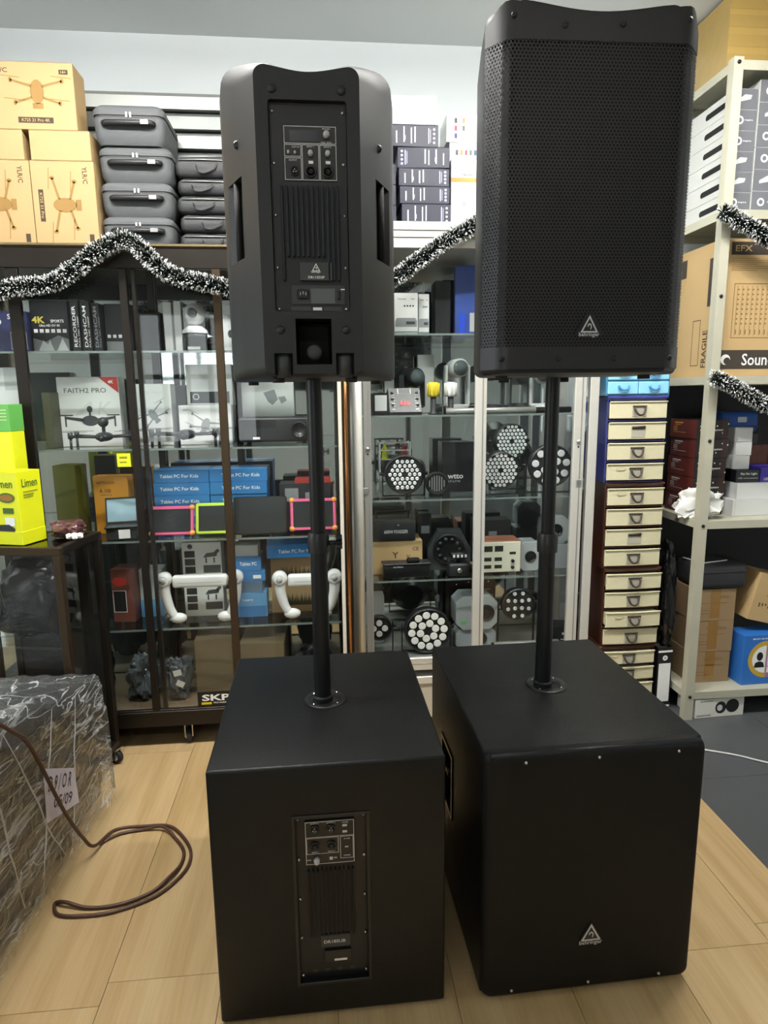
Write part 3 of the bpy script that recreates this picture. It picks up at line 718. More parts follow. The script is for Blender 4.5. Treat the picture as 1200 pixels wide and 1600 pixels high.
# ---- grey metal shelf at the right, loaded with cartons
M_angle = mat('cream grey shelf paint', 'b9b7a4', .5, .1, var=(7, .12), bump=(60, .08))
SX0, SX1, SY0, SY1 = 1.645, 2.62, 2.65, 3.10
shf = thing('metal_shelf', 'cream grey slotted angle metal shelf loaded with cartons', 'shelf', (0, 0, 0))
SSH = [2.79, 2.24, 1.575, .945, .135]
for x, sx in ((SX0, 1), (SX1, -1)):
    for y, sy in ((SY0, 1), (SY1, -1)):
        bm = BM(); a = .04; k = .003
        prism(bm, [(x, y), (x+sx*a, y), (x+sx*a, y+sy*k), (x+sx*k, y+sy*k), (x+sx*k, y+sy*a), (x, y+sy*a)], 0, 2.80, 'xy'); pst = obj('angle_post', bm, M_angle, shf)
for z in SSH:
    bm = BM(); e = .004
    box(bm, SX0+e, SX1-e, SY0+e, SY1-e, z-.003, z); box(bm, SX0+e, SX1-e, SY0+e, SY0+e+.003, z-.035, z-.003); box(bm, SX0+e, SX1-e, SY1-e-.003, SY1-e, z-.035, z-.003)
    box(bm, SX0+e, SX0+e+.003, SY0+e+.003, SY1-e-.003, z-.035, z-.003); box(bm, SX1-e-.003, SX1-e, SY0+e+.003, SY1-e-.003, z-.035, z-.003)
    obj('shelf_board', bm, M_angle, shf)
bar(shf, 'shade_sheet', mat('dark shade sheet', '17181a', .6, var=(3, .3)), SX0+.01, SX1-.01, SY1+.002, SY1+.006, .0, 1.56, 0)  # added sheet, stands in for deep shadow and dark goods behind the shelves
for z in (2.78, 2.22, 1.555, .925, .115, 1.30, 1.9):
    bm = BM(); lathe(bm, [(.0, -.005), (.007, -.004), (.008, 0)], (SX0+.02, SY0, z), 'y', 10); obj('bolt', bm, M_dscrew, shf)

# ---- wrapped pile of flat black panels in the left foreground, up on bearers
PB = .07
def zt(y): return .512 + max(0, -y)*.22
pile = thing('wrapped_panel_pile', 'pile of flat black panels wrapped in clear stretch film', 'wrapped pile', (-.828, 2.28, 0), R(-4.5))
M_pp = mat('black laminate panels', '121110', .4, var=(6, .2)); M_pe = mat('brown panel edge', '2b2620', .5, var=(12, .2))
PX0 = -.80; PY0 = -1.9
for y in (-.25, -.75, -1.25, -1.75):
    bm = BM(); box(bm, PX0+.05, -.05, y-.04, y+.04, 0, PB, .003, 1); obj('bearer', bm, M_bronzed, pile)
nl = 9
for k in range(nl):
    off = random.uniform(-.018, .0); oy = random.uniform(-.03, -.012)
    bm = BM(); ring = []
    x1 = -.014+off
    for y in (PY0, oy):
        a, b = (PB+(zt(y)-PB-.006)*k/nl, PB+(zt(y)-PB-.006)*(k+1)/nl-.007)
        ring.append([(PX0, y, a), (x1, y, a), (x1, y, b), (PX0, y, b)])
    loft(bm, ring, smooth=False); obj('panel', bm, M_pe if k % 3 == 1 else M_pp, pile)
# film skin: a crumpled sheet lying closely over the pile
from mathutils import noise as mnoise
bm = BM(); rnd = random.Random(5); rows = []; ny = 110
def fold(y, s): # height of the creases at a place on the sheet
    a = mnoise.noise(Vector((y*7+s*16, s*5-y*3, 1.7))); b = mnoise.noise(Vector((y*22-s*9, s*14, 7.3))); c = mnoise.noise(Vector((y*3+s*2, y*26+s*20, 3.1)))
    return .010*(1-abs(a)*2.2)+.005*b+.006*(1-abs(c)*2)
for j in range(ny+1):
    y = PY0+(0-PY0)*j/ny; H = zt(y)+.004; h = H-PB
    pts = [(.004, PB-.02), (.006, PB+h*.5), (.004, PB+h*.9), (-.004, H-.008), (-.02, H+.003), (-.15, H+.004), (-.3, H+.004), (-.55, H+.004), (PX0, H+.004)]
    dense = []
    for (a, b), n_ in zip(zip(pts, pts[1:]), (16, 14, 3, 3, 8, 8, 8, 8)):
        for q in range(n_): dense.append((a[0]+(b[0]-a[0])*q/n_, a[1]+(b[1]-a[1])*q/n_))
    dense.append(pts[-1]); row = []
    for i, (x, z) in enumerate(dense):
        n = max(0, fold(y, i*.012)); sd = i < 32
        row.append(bm.verts.new((x+(n if sd else 0), y, z+(0 if sd else n)+(rnd.uniform(-.03, .012) if i == 0 else 0))))
    rows.append(row)
for a, b in zip(rows, rows[1:]):
    for i in range(len(a)-1): bm.faces.new((a[i], b[i], b[i+1], a[i+1])).smooth = True
low = [bm.verts.new((v.co.x, .006, PB)) for v in rows[-1]]
for i in range(3, len(low)-1): bm.faces.new((rows[-1][i], low[i], low[i+1], rows[-1][i+1]))
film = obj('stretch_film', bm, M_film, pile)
for k in range(5):
    bm = BM(); y = rnd.uniform(-1.2, -.02); dy = rnd.uniform(-.35, .35); pts = []
    for i in range(9):
        s_ = i/8; yy = min(y+dy*s_, -.01); pts.append((.013+rnd.uniform(0, .005), yy, max(PB-.01, (zt(yy)-.01)*(1-s_*rnd.uniform(.8, .9)))))
    tube(bm, pts, [.0006+.0022*math.sin(PI*i/8) for i in range(9)], 6); obj('film_crease', bm, M_crease, pile)
q4 = [(-.47, .27), (-.275, .205), (-.285, .335), (-.46, .44)]
bm = BM(); loft(bm, [[(.019, a, b) for a, b in q4], [(.0205, a, b) for a, b in q4]], smooth=False)
pl = obj('paper_label', bm, mat('lilac paper', 'd9d5e6', .7), pile)
letters(pl, [('D 9 / O R', -.375, .345, .15, .045, -26), ('05/09', -.37, .28, .12, .035, -26)], mat('pen ink', '2b2a38', .6), lambda u, v: (.0212, u, v), 'handwriting')

# ---- cords
def smooth_path(P, n=8):
    P = [Vector(p) for p in P]; out = []
    for i in range(len(P)-1):
        a, b, c, d = P[max(i-1, 0)], P[i], P[i+1], P[min(i+2, len(P)-1)]
        for k in range(n):
            t = k/n; out.append(.5*((2*b)+(c-a)*t+(2*a-5*b+4*c-d)*t*t+(3*b-a-3*c+d)*t**3))
    out.append(P[-1]); return out
cord = [(-.889, 2.06, .04), (-.769, 2.131, .006), (-.661, 2.140, .006), (-.581, 2.13, .006), (-.524, 2.07, .006), (-.481, 1.991, .006), (-.476, 1.915, .006), (-.508, 1.845, .006), (-.56, 1.79, .006), (-.66, 1.748, .006), (-.75, 1.742, .006), (-.82, 1.755, .006), (-.845, 1.80, .006)]
cord2 = [(-.845, 1.80, .006), (-.81, 1.79, .016), (-.74, 1.772, .006), (-.65, 1.775, .006), (-.565, 1.815, .006), (-.52, 1.87, .014), (-.5, 1.93, .006), (-.505, 1.995, .006), (-.545, 2.06, .006), (-.60, 2.115, .016), (-.68, 2.12, .006), (-.75, 2.105, .006), (-.80, 2.06, .006)]
up = [(-1.06, 1.50, .742), (-.95, 1.58, .724), (-.875, 1.62, .70), (-.842, 1.67, .64), (-.832, 1.74, .55), (-.822, 1.87, .27), (-.815, 1.97, .10), (-.80, 2.02, .03), (-.79, 2.08, .006)]
bm = BM(); tube(bm, smooth_path(up[:-1]+cord[1:]+cord2[1:]), .0055, 8)
tag(obj('coiled_cable', bm, mat('brown cord', '4a3024', .5)), 'brown cord coiled on the wood floor in front of the wrapped pile', 'cord')
bm = BM(); tube(bm, smooth_path([(1.30, 2.5, .0045), (1.45, 2.46, .0045), (1.563, 2.403, .0045), (1.694, 2.338, .0045), (1.787, 2.269, .0045), (2.05, 2.1, .0045)]), .004, 8)
tag(obj('extension_cable', bm, mat('white cord', 'd8d8d4', .5)), 'thin white cord lying across the dark grey floor', 'cord')
# ------------------------------------------------------------------ builders for goods
def carton(name, label, cat, x0, x1, yf, d, z0, h, m, rot=0, group=None, style='tuck', tape=None, tilt=0):
    w = x1-x0
    t = thing(name, label, cat, ((x0+x1)/2, yf, z0), (tilt, 0, rot), group)
    if style == 'lid':
        k = h*.42
        bm = BM(); box(bm, -w/2+.0015, w/2-.0015, .0015, d-.0015, 0, h-k+.01, .001, 1); obj('tray', bm, m, t)
        bm = BM(); box(bm, -w/2, w/2, 0, d, h-k, h, .0012, 1); obj('lid', bm, m, t)
    else:
        bm = BM(); box(bm, -w/2, w/2, 0, d, 0, h-.0014, .0012, 1); obj('body', bm, m, t)
        if style == 'carton':
            for a, b in ((0, d/2-.0008), (d/2+.0008, d)):
                bm = BM(); box(bm, -w/2+.0005, w/2-.0005, a, b, h-.0014, h, .0004, 1); obj('top_flap', bm, m, t)
        else:
            bm = BM(); box(bm, -w/2+.0008, w/2-.0008, -.0003, d-.001, h-.0014, h, .0004, 1); obj('tuck_flap', bm, m, t)
    if tape:
        bm = BM(); box(bm, -.024, .024, -.0006, .0002, h-tape, h); box(bm, -.024, .024, 0, d, h, h+.0005); obj('packing_tape', bm, M_tape, t)
    t['w'] = w; t['d'] = d; t['h'] = h
    return t
FF = face_map('front')
def FF2(off): return face_map('front', off=off)
def clean(t):
    for k in ('w', 'd', 'h'):
        if k in t: del t[k]
def drone_polys(cx, cz, s):
    """top view of a folding drone drawn as flat shapes"""
    P = [ngon(cx, cz, s*.13, s*.22, 14), R4(cx-s*.1, cz-s*.30, cx+s*.1, cz-s*.2)]
    for sx in (-1, 1):
        for sz, ex in ((1, .48), (-1, .42)):
            ax, az = cx+sx*s*.1, cz+sz*s*.1; bx_, bz = cx+sx*s*ex, cz+sz*s*.2
            P.append([(ax, az-s*.025), (bx_, bz-s*.02), (bx_, bz+s*.02), (ax, az+s*.025)])
            P.append(ngon(bx_, bz, s*.035, s*.05, 8))
            P.append([(bx_-s*.2, bz+s*.075), (bx_+s*.18, bz+s*.04), (bx_+s*.18, bz+s*.055), (bx_-s*.2, bz+s*.09)])
    return P
def shift(polys, dx, dz, rot=0, sc=1):
    c, s = math.cos(rot)*sc, math.sin(rot)*sc
    return [[(dx+x*c-z*s, dz+x*s+z*c) for x, z in p] for p in polys]

# ------------------------------------------------------------------ on top of the bronze cabinet
TZ = LZ+.0055
M_kd = mat('light kraft carton', 'ab9064', .72, var=(7, .05), bump=(70, .06))
def drone_carton(x0, x1, z0, h, d, label, layout, yf=2.72):
    t = carton('drone_carton', label, 'box', x0, x1, yf, d, z0, h, M_kd, 0, 'kraft drone cartons on the bronze cabinet')
    w = x1-x0
    if layout == 'top':
        polyprint(t, 'drone_drawing', drone_polys(.01, h*.56, .19), M_kraftprint, FF)
        polyprint(t, 'name_bar', [R4(-.065, .022, .06, .042)], M_dprint, FF); letters(t, [('K725 21 Pro 4K', -.0025, .032, .1, .011)], M_kd, FF2(.001))
        polyprint(t, 'age_mark', [R4(w/2-.05, h-.04, w/2-.018, h-.024)], M_dprint, FF); letters(t, [('14+', w/2-.034, h-.032, 0, .010)], M_kd, FF2(.001))
        letters(t, [('YLR/C', -w/2+.02, h-.03, .07, .016)], M_dprint, FF, 'maker_word')
    elif layout == 'low':
        polyprint(t, 'drone_drawing', shift(drone_polys(0, 0, .2), .0, h*.48, R(90)), M_kraftprint, FF)
        polyprint(t, 'name_bar', [R4(-w/2+.022, h*.28, -w/2+.04, h*.66)], M_dprint, FF); letters(t, [('K725 21 Pro', -w/2+.031, h*.47, .09, .010, -90)], M_kd, FF2(.001))
        letters(t, [('YLR/C', w/2-.035, h-.05, .06, .018, -90)], M_dprint, FF, 'maker_word')
        polyprint(t, 'size_mark', [R4(w/2-.035, .01, w/2-.018, .04)], M_dprint, FF)
    elif layout == 'mid': pass
    clean(t); return t
drone_carton(-1.30, -1.067, TZ, .300, .20, 'kraft drone carton standing leftmost on the cabinet, cut by the picture edge', 'low')
drone_carton(-1.064, -.833, TZ, .300, .20, 'kraft drone carton standing on the cabinet beside the lowest hard case', 'low')
drone_carton(-1.30, -1.080, TZ+.301, .104, .20, 'shallow kraft carton with a dark open edge, at the picture edge', 'mid')
drone_carton(-1.056, -.838, TZ+.301, .104, .20, 'shallow kraft carton under the top drone carton, next to the hard cases', 'mid')
drone_carton(-1.165, -.879, TZ+.406, .228, .12, 'topmost kraft drone carton with a top view drone drawing', 'top')

M_eva = mat('dark grey shell fabric', '4d5052', .7, var=(14, .05), bump=(500, .3))
M_zip = mat('zip band', '2b2c2d', .6, bump=(600, .3)); M_han = mat('case handle', '191a1b', .5)
def hard_case(x0, x1, yf, d, z0, h, label, rot=0):
    w = x1-x0; t = thing('hard_case', label, 'case', ((x0+x1)/2, yf, z0), (0, 0, rot), 'grey hard cases stacked on the bronze cabinet')
    for nm, a, b, ins in (('lower_shell', 0, h*.66, .006), ('upper_shell', h*.73, h, .0)):
        bm = BM(); rings = []
        n = 8; r = .03
        for s in range(5):
            q = s/4; z = a+(b-a)*q
            e = (.006*(1-q) if nm == 'lower_shell' else 0)+(.014*max(0, q-.6)/.4 if nm == 'upper_shell' else 0)+(.008 if nm == 'lower_shell' and s == 0 else 0)
            rings.append([(x, y+d/2, z) for x, y in sub_outline(-w/2+e, w/2-e, -d/2+e, d/2-e, r)])
        loft(bm, rings); obj(nm, bm, M_eva, t, smooth=50)
    bm = BM(); loft(bm, [[(x, y+d/2, z) for x, y in sub_outline(-w/2+.003, w/2-.003, -d/2+.003, d/2-.003, .03)] for z in (h*.66, h*.73)]); obj('zip_band', bm, M_zip, t, smooth=50)
    hx0, hx1, hz = -w*.34, w*.36, h*.50
    bm = BM(); tube(bm, [(hx0, -.001, hz), (hx0+.012, -.014, hz), (hx1-.012, -.014, hz), (hx1, -.001, hz)], .011, 8); hd = obj('handle', bm, M_han, t)
    bm = BM(); box(bm, hx1-.045, hx1-.016, -.0275, -.0245, hz-.008, hz+.008, .001, 1); obj('tag', bm, mat('silver tag', '9a9c9e', .35, .5), hd)
    bm = BM(); box(bm, -.008, .0, -.004, .003, h*.66, h*.80, .001, 1); box(bm, .006, .014, -.004, .003, h*.66, h*.80, .001, 1); obj('zip_pull', bm, M_alud, t)
hard_case(-.826, -.556, 2.735, .26, TZ, .112, 'grey hard case at the bottom of the stack')
hard_case(-.822, -.553, 2.735, .26, TZ+.1125, .124, 'grey hard case second from the bottom of the stack')
hard_case(-.820, -.548, 2.735, .26, TZ+.237, .126, 'grey hard case second from the top of the stack')
hard_case(-.826, -.562, 2.72, .27, TZ+.3635, .138, 'topmost grey hard case of the stack, beside the drone carton')
M_soft = mat('black bag fabric', '2c2e30', .65, var=(18, .12), bump=(120, .35))
M_strap = mat('bag strap', '202224', .6)
def soft_bag(z0, h, label, dx=0, rot=0, sag=.0):
    w = .212; d = .20; t = thing('soft_bag', label, 'bag', (-.437+dx, 2.775, z0), (0, 0, rot), 'black soft bags stacked on the bronze cabinet')
    bm = BM(); rings = []
    for q, e in ((0, .012), (.18, .002), (.5, .0), (.82, .003), (1, .014)):
        rings.append([(x, y+d/2, h*q+(sag*math.sin(x*25) if q > .5 else 0)) for x, y in sub_outline(-w/2+e, w/2-e, -d/2+e, d/2-e, .022)])
    loft(bm, rings); obj('bag_body', bm, M_soft, t, smooth=60)
    bm = BM(); tube(bm, [(-w/2+.02, -.001, h*.78), (0, -.003, h*.8), (w/2-.02, -.001, h*.78)], .0022, 6); z = obj('zip', bm, M_alud, t)
    a = random.uniform(-.05, .0)
    bm = BM()
    P = [(a, -.0005, h*.55), (a+.01, -.008, h*.3), (a+.035, -.010, h*.22), (a+.07, -.008, h*.4), (a+.085, -.0005, h*.62)]
    rings = []
    for p in smooth_path(P, 4): rings.append([(p.x, p.y, p.z-.006), (p.x, p.y-.0015, p.z-.006), (p.x, p.y-.0015, p.z+.006), (p.x, p.y, p.z+.006)])
    loft(bm, rings, smooth=False); obj('carry_strap', bm, M_strap, t)
zz = TZ
for k, (h, lab) in enumerate(((.062, 'lowest black soft bag in the stack beside the hard cases'), (.066, 'black soft bag second from the bottom of its stack'), (.066, 'black soft bag in the middle of its stack of five'), (.06, 'black soft bag second from the top of its stack'), (.078, 'topmost black soft bag with a bulging lid'))):
    soft_bag(zz, h, lab, (.0, .004, -.003, .002, -.004)[k], 0, .003 if k == 4 else .0); zz += h+.004
t = thing('aluminium_profiles', 'stack of long aluminium profile bars lying behind the hard cases', 'metal bars', (-.66, 3.0, TZ))
for k in range(9):
    z = .075*k; bm = BM()
    prism(bm, [(0, z), (.12, z), (.12, z+.062), (.03, z+.072), (.02, z+.052), (.0, z+.048)], -.34, .34, 'yz'); obj('profile_bar', bm, mat('weathered aluminium profile', '6c706e', .45, .5, var=(4, .15)) if k % 2 else mat('grey aluminium profile', '8a8d8a', .45, .5, var=(4, .1)), t)

# ------------------------------------------------------------------ goods in the bronze cabinet, shelf by shelf
E_ = .0006
z = LSH[0]+E_
M_navyb = mat('deep blue box', '1f2558', .45); M_blkbox = mat('black glossy box', '14161a', .3, coat=.3)
t = carton('camera_box', 'dark blue camera box at the picture edge on the top shelf', 'box', -1.32, -1.148, 2.755, .07, z, .155, M_navyb)
polyprint(t, 'print_line', frame_polys(.02, .01, .08, .075, .0012)+[ngon(.045, .115, .011, None, 16), ngon(-.02, .115, .011, None, 16)], M_white, FF)
letters(t, [('SK', .03, .135, 0, .02)], M_white, FF); clean(t)
t = carton('camera_box', 'black action camera box marked 4K SPORTS', 'box', -1.142, -.998, 2.775, .07, z, .20, M_blkbox)
letters(t, [('4K', -.042, .125, .05, .026)], mat('olive gold print', 'b5a93c', .5), FF, 'size_word', .03)
letters(t, [('SPORTS', .03, .12, .05, .011), ('Ultra HD DV 4K', .0, .103, .08, .009)], M_white, FF)
polyprint(t, 'icon', [R4(-.062+.022*k, .075, -.047+.022*k, .089) for k in range(6)], M_white, FF)
polyprint(t, 'photo_strip', [[(-.068, .004), (.068, .004), (.068, .05), (.03, .065), (-.02, .04), (-.068, .055)]], mat('grey photo print', '7d8384', .5), FF)
polyprint(t, 'photo_figure', [[(-.05, .005), (-.03, .045), (-.012, .03), (-.005, .05), (.01, .005)], [(.02, .005), (.045, .055), (.055, .03), (.066, .005)]], mat('pale photo print', 'c9cfd0', .5), FF2(.001)); clean(t)
for k, (a, b, lab) in enumerate(((-.990, -.957, 'black recorder box spine right beside the 4K box'), (-.954, -.918, 'black recorder box spine, second from the 4K box'), (-.912, -.884, 'thin grey black recorder box spine, third from the 4K box'))):
    t = carton('recorder_box', lab, 'box', a, b, 2.78+.01*k, .16, z, .205-.006*k, M_blkbox, 0, 'recorder boxes standing on edge')
    letters(t, [('DASHCAM' if k else 'RECORDER', -.003, .10, .16, .013, 90)], M_white if k < 2 else mat('grey print', '8b9092', .5), FF); letters(t, [('FULL HD 1080P', .011, .08, .12, .005, 90)], MATS.get('grey print', M_white), FF); clean(t)
t = carton('camera_box', 'black camera box with a row of white icons beside the cabinet post', 'box', -.878, -.772, 2.84, .07, z, .195, M_blkbox)
polyprint(t, 'icon', [R4(-.045+.022*k, .06, -.032+.022*k, .073) for k in range(4)], M_white, FF); polyprint(t, 'photo_strip', [R4(-.05, .004, .05, .046)], mat('grey photo print', '7d8384', .5), FF); clean(t)
t = carton('camera_box', 'black camera box partly hidden behind the door stile', 'box', -.76, -.67, 2.90, .06, z, .17, M_blkbox); clean(t)
# white boxed goods standing on end in the middle of the top shelf
M_wbox = mat('white glossy box', 'd6d9d7', .35, coat=.2); M_gbox = mat('pale grey box', 'b9bdbc', .5)
for k, (a, w, h, lab) in enumerate(((-.655, .034, .21, 'tall narrow white box nearest the door stile on the top shelf'), (-.612, .03, .215, 'tall narrow white box in the middle of the three'), (-.574, .026, .19, 'tall narrow white box next to the dome camera'))):
    t = carton('white_box', lab, 'box', a, a+w, 2.90, .12, z, h, M_wbox, R(random.uniform(-6, 6)), 'tall narrow white boxes'); clean(t)
t = thing('dome_camera', 'white dome security camera on a round stand', 'camera', (-.52, 2.86, z))
bm = BM(); lathe(bm, [(0, 0), (.045, 0), (.047, .01), (.045, .055), (.05, .06), (.05, .075), (0, .078)], (0,0,0), 'z', 28); obj('base', bm, mat('smoke dome', '4a4f50', .2), t)
bm = BM(); lathe(bm, [(.0, .078), (.054, .078), (.05, .092), (.028, .108), (0, .11)], (0,0,0), 'z', 28); obj('skirt', bm, M_wbox, t, smooth=40)
bm = BM(); ico(bm, (0, 0, .155), .045, 3); obj('ball', bm, M_wbox, t, smooth=80)
bm = BM(); lathe(bm, [(.019, 0), (.019, -.01), (.015, -.012), (0, -.006)], (0, -.04, .157), 'y', 20); obj('lens', bm, M_plate, t)
bm = BM(); box(bm, -.025, .025, -.0475, -.044, .01, .022); obj('white_label', bm, M_white, t)
t = carton('camera_box', 'white box with a picture of a grey wall camera, behind the right door', 'box', -.432, -.335, 2.84, .09, z, .195, M_wbox)
polyprint(t, 'camera_picture', [[(-.02, .02), (.03, .02), (.038, .15), (-.01, .155)]], M_gbox, FF); polyprint(t, 'lens_picture', [ngon(.012, .075, .012, .016, 16)], M_plate, FF2(.001)); clean(t)
t = carton('white_box', 'white box beside the wall camera box on the top shelf', 'box', -.328, -.24, 2.88, .10, z, .17, M_wbox); clean(t)

z = LSH[1]+E_
M_pr = mat('red print', 'a8332c', .5); M_gp = mat('grey drone print', '3a3f42', .5); M_lp = mat('pale grey print', 'c5cac9', .5)
t = carton('drone_box', 'large white drone box lettered FAITH2 PRO with a red corner', 'box', -1.11, -.857, 2.885, .09, z, .293, M_wbox)
letters(t, [('FAITH2 PRO', -.012, .237, .172, .02)], M_gp, FF, 'title', 0)
polyprint(t, 'red_corner', [[(.045, .2925), (.125, .2925), (.125, .225)]], M_pr, FF); letters(t, [('4K', .095, .272, 0, .014)], M_white, FF2(.001))
polyprint(t, 'big_4k', [[(-.06, .135), (.0, .19), (.012, .19), (.012, .135), (.0, .135), (.0, .165), (-.035, .135)], [(.03, .135), (.045, .19), (.055, .19), (.04, .135)], [(.045, .16), (.08, .19), (.092, .19), (.055, .155), (.08, .135), (.068, .135)]], M_lp, FF)
polyprint(t, 'drone_picture', [ngon(0, .11, .035, .022, 18), ngon(0, .158, .012, .014, 14), R4(-.004, .13, .004, .148), [(-.10, .118), (-.03, .105), (-.03, .12), (-.10, .128)], [(.10, .118), (.03, .105), (.03, .12), (.10, .128)], R4(-.105, .085, -.098, .13), R4(.098, .085, .105, .13), R4(-.13, .131, -.07, .136) if False else R4(-.122, .131, -.07, .136), R4(.07, .131, .122, .136)], M_gp, FF2(.001)); clean(t)
t = carton('drone_box', 'white drone box between the two door stiles', 'box', -.80, -.643, 2.885, .09, z, .262, M_wbox)
polyprint(t, 'drone_picture', shift(drone_polys(0, 0, .125), .0, .13, R(35)), mat('slate print', '6f7d7f', .5), FF); letters(t, [('S16 PRO', 0, .225, .09, .012)], M_lp, FF); clean(t)
t = carton('drone_box', 'small white drone box behind the grey drone on the second shelf', 'box', -.615, -.392, 2.885, .07, z, .17, M_wbox)
polyprint(t, 'drone_picture', shift(drone_polys(0, 0, .14), .0, .085, R(-20)), mat('grey print', '8b9092', .5), FF); letters(t, [('AE3', -.085, .15, 0, .008), ('4K', .085, .15, 0, .008)], M_gp, FF); clean(t)
t = carton('white_box', 'plain white box set back above the small drone box', 'box', -.595, -.395, 2.965, .10, z, .165, M_gbox); clean(t)
zb_ = z+.1655
t = carton('speaker_box', 'white box with a picture of a dark grey cylinder speaker', 'box', -.592, -.392, 2.965, .10, zb_, .18, M_wbox)
polyprint(t, 'speaker_picture', [R4(-.085, .012, .085, .062)], M_plate, FF); polyprint(t, 'dial_picture', [[p for p in ngon(-.06, .04, .014, None, 20)]], M_lp, FF2(.001)); polyprint(t, 'dial_middle', [ngon(-.06, .04, .010, None, 20)], M_plate, FF2(.0014)); clean(t)
def drone(x, y, z, s, rot, label, tall=False):
    t = thing('drone', label, 'drone', (x, y, z), (0, 0, rot), 'folding drones on the second shelf')
    M_dr = mat('grey drone plastic', '33383b', .4)
    bm = BM(); ico(bm, (0, 0, .05*s), .04*s, 2, (1, 1.4, .55)); obj('body', bm, M_dr, t, smooth=60)
    bm = BM(); ico(bm, (0, -.052*s, .045*s), .016*s, 2); cam = obj('camera', bm, M_plast2, t, smooth=60)
    if tall:
        bm = BM(); tube(bm, [(0, 0, .07*s), (0, 0, .10*s)], .008*s, 8); ico(bm, (0, 0, .115*s), .024*s, 2); obj('lidar_head', bm, M_dr, t, smooth=60)
    for sx in (-1, 1):
        for sy, ly in ((-1, -.048), (1, .048)):
            ex, ey = sx*.13*s, ly*s
            bm = BM(); tube(bm, [(sx*.03*s, ly*.5*s, .05*s), (ex, ey, .055*s)], .006*s, 8); a = obj('arm', bm, M_dr, t)
            bm = BM(); cyl(bm, (ex, ey, .0), .006*s, .045*s, 'z', 10); cyl(bm, (ex, ey, .045*s), .011*s, .028*s, 'z', 12); obj('motor_leg', bm, M_dr, a)
            bm = BM(); an = random.uniform(-.15, .15)
            for q in (0, PI):
                c, s_ = math.cos(an+q), math.sin(an+q); P = [(0, -.003), (.03, -.009), (.07, -.006), (.075, 0), (.03, .007), (0, .003)]
                prism(bm, [(ex+(u*c-v*s_)*s, ey+(u*s_+v*c)*s) for u, v in P], .074*s, .0755*s, 'xy')
            obj('propeller', bm, M_dr, a)
drone(-.905, 2.798, z, .92, R(4), 'grey folding drone with a lidar head in front of the large white box', True)
drone(-.57, 2.798, z, 1.0, R(-3), 'grey folding drone in front of the small white drone box')
M_dk = mat('dark grey device', '26292b', .4)
t = thing('projector', 'black projector with vents at the right end of the second shelf', 'projector', (-.20, 2.85, z))
bm = BM(); box(bm, -.16, .16, 0, .17, .008, .115, .012, 3); obj('body', bm, M_dk, t, smooth=40)
for k in range(6): bm = BM(); box(bm, -.15, .0, -.001, .002, .07+.006*k, .073+.006*k); obj('vent_slot', bm, M_deep, t)
bm = BM(); lathe(bm, [(.036, 0), (.036, -.02), (.03, -.022), (.026, -.01), (0, -.006)], (.1, 0, .06), 'y', 24); obj('lens', bm, M_plast2, t)
for x in (-.12, .12): bm = BM(); cyl(bm, (x, .03, 0), .01, .01, 'z', 10); obj('foot', bm, M_rubber, t)
bm = BM(); box(bm, -.10, -.07, -.0015, 0, .02, .03); obj('white_label', bm, M_white, t)
t = carton('gimbal_box', 'white box with a small grey gimbal picture, lying behind the projector', 'box', -.36, -.125, 3.02, .07, z, .30, M_wbox)
polyprint(t, 'gimbal_picture', [[(-.02, .22), (.03, .235), (.045, .19), (.02, .165), (-.0, .18)], [(.045, .2), (.075, .205), (.085, .185), (.06, .17)]], mat('grey print', '8b9092', .5), FF); clean(t)
t = carton('white_box', 'white box at the picture edge on the second shelf', 'box', -1.40, -1.215, 2.80, .09, z, .33, M_wbox)
polyprint(t, 'grey_picture', [R4(.03, .24, .09, .33-.002)], M_gbox, FF); clean(t)
t = carton('olive_box', 'dark olive box standing behind the first door stile', 'box', -1.14, -1.105, 2.80, .12, z, .23, mat('olive card', '3b3f24', .5)); clean(t)

z = LSH[2]+E_
M_oliv = mat('olive card2', '4a4c1e', .5)
t = carton('olive_box', 'tall olive green box behind the yellow boxes on the third shelf', 'box', -1.138, -1.042, 2.82, .10, z, .31, M_oliv, R(-8)); clean(t)
t = carton('phone_box', 'orange box marked A100 behind the small laptop', 'box', -1.0, -.85, 2.885, .07, z, .255, mat('orange card', 'c88a2c', .5, var=(5, .06)), R(-4))
letters(t, [('HYTOUCH', -.02, .225, .075, .012), ('A 100', -.025, .19, .05, .018), ('ANDROID 12.0', -.022, .172, .05, .006)], M_dprint, FF); clean(t)
t = thing('mini_laptop', 'small open laptop with a pale blue screen beside the orange box', 'laptop', (-.85, 2.735, z), R(12))
bm = BM(); box(bm, -.065, .065, 0, .09, .05, .058, .002, 1); obj('base', bm, M_plast2, t)
bm = BM(); prism(bm, [(.085, .06), (.092, .06), (.125, .165), (.118, .165)], -.065, .065, 'yz'); l = obj('lid', bm, M_plast2, t)
bm = BM(); prism(bm, [(.0835, .066), (.0845, .066), (.1135, .158), (.1125, .158)], -.058, .058, 'yz'); obj('screen', bm, mat('pale blue screen', '8fb0bd', .25), l)
bm = BM(); box(bm, -.06, .06, .01, .08, 0, .05, .003, 1); obj('display_stand', bm, M_dk, t)
bm = BM(); box(bm, -.01, .035, -.004, -.001, .008, .045); obj('price_card', bm, M_white, t)
bm = BM(); box(bm, -.825, -.772, LY0-.0015, LY0-.0005, 1.238, 1.292); st2 = obj('yellow_price_tag', bm, mat('acid yellow', 'd9e021', .6), cab)
polyprint(st2, 'small_print', [R4(-.815, 1.271, -.785, 1.279), R4(-.815, 1.254, -.788, 1.259)], mat('olive tag print', '7d7f22', .6), lambda u, v: (u, LY0-.002, v))
M_tblue = mat('tablet box blue', '2f79b8', .4, var=(4, .06)); M_tblue2 = mat('tablet box light blue', '5f9fd0', .4)
names = ['bottom', 'second from the bottom', 'third from the bottom', 'top']
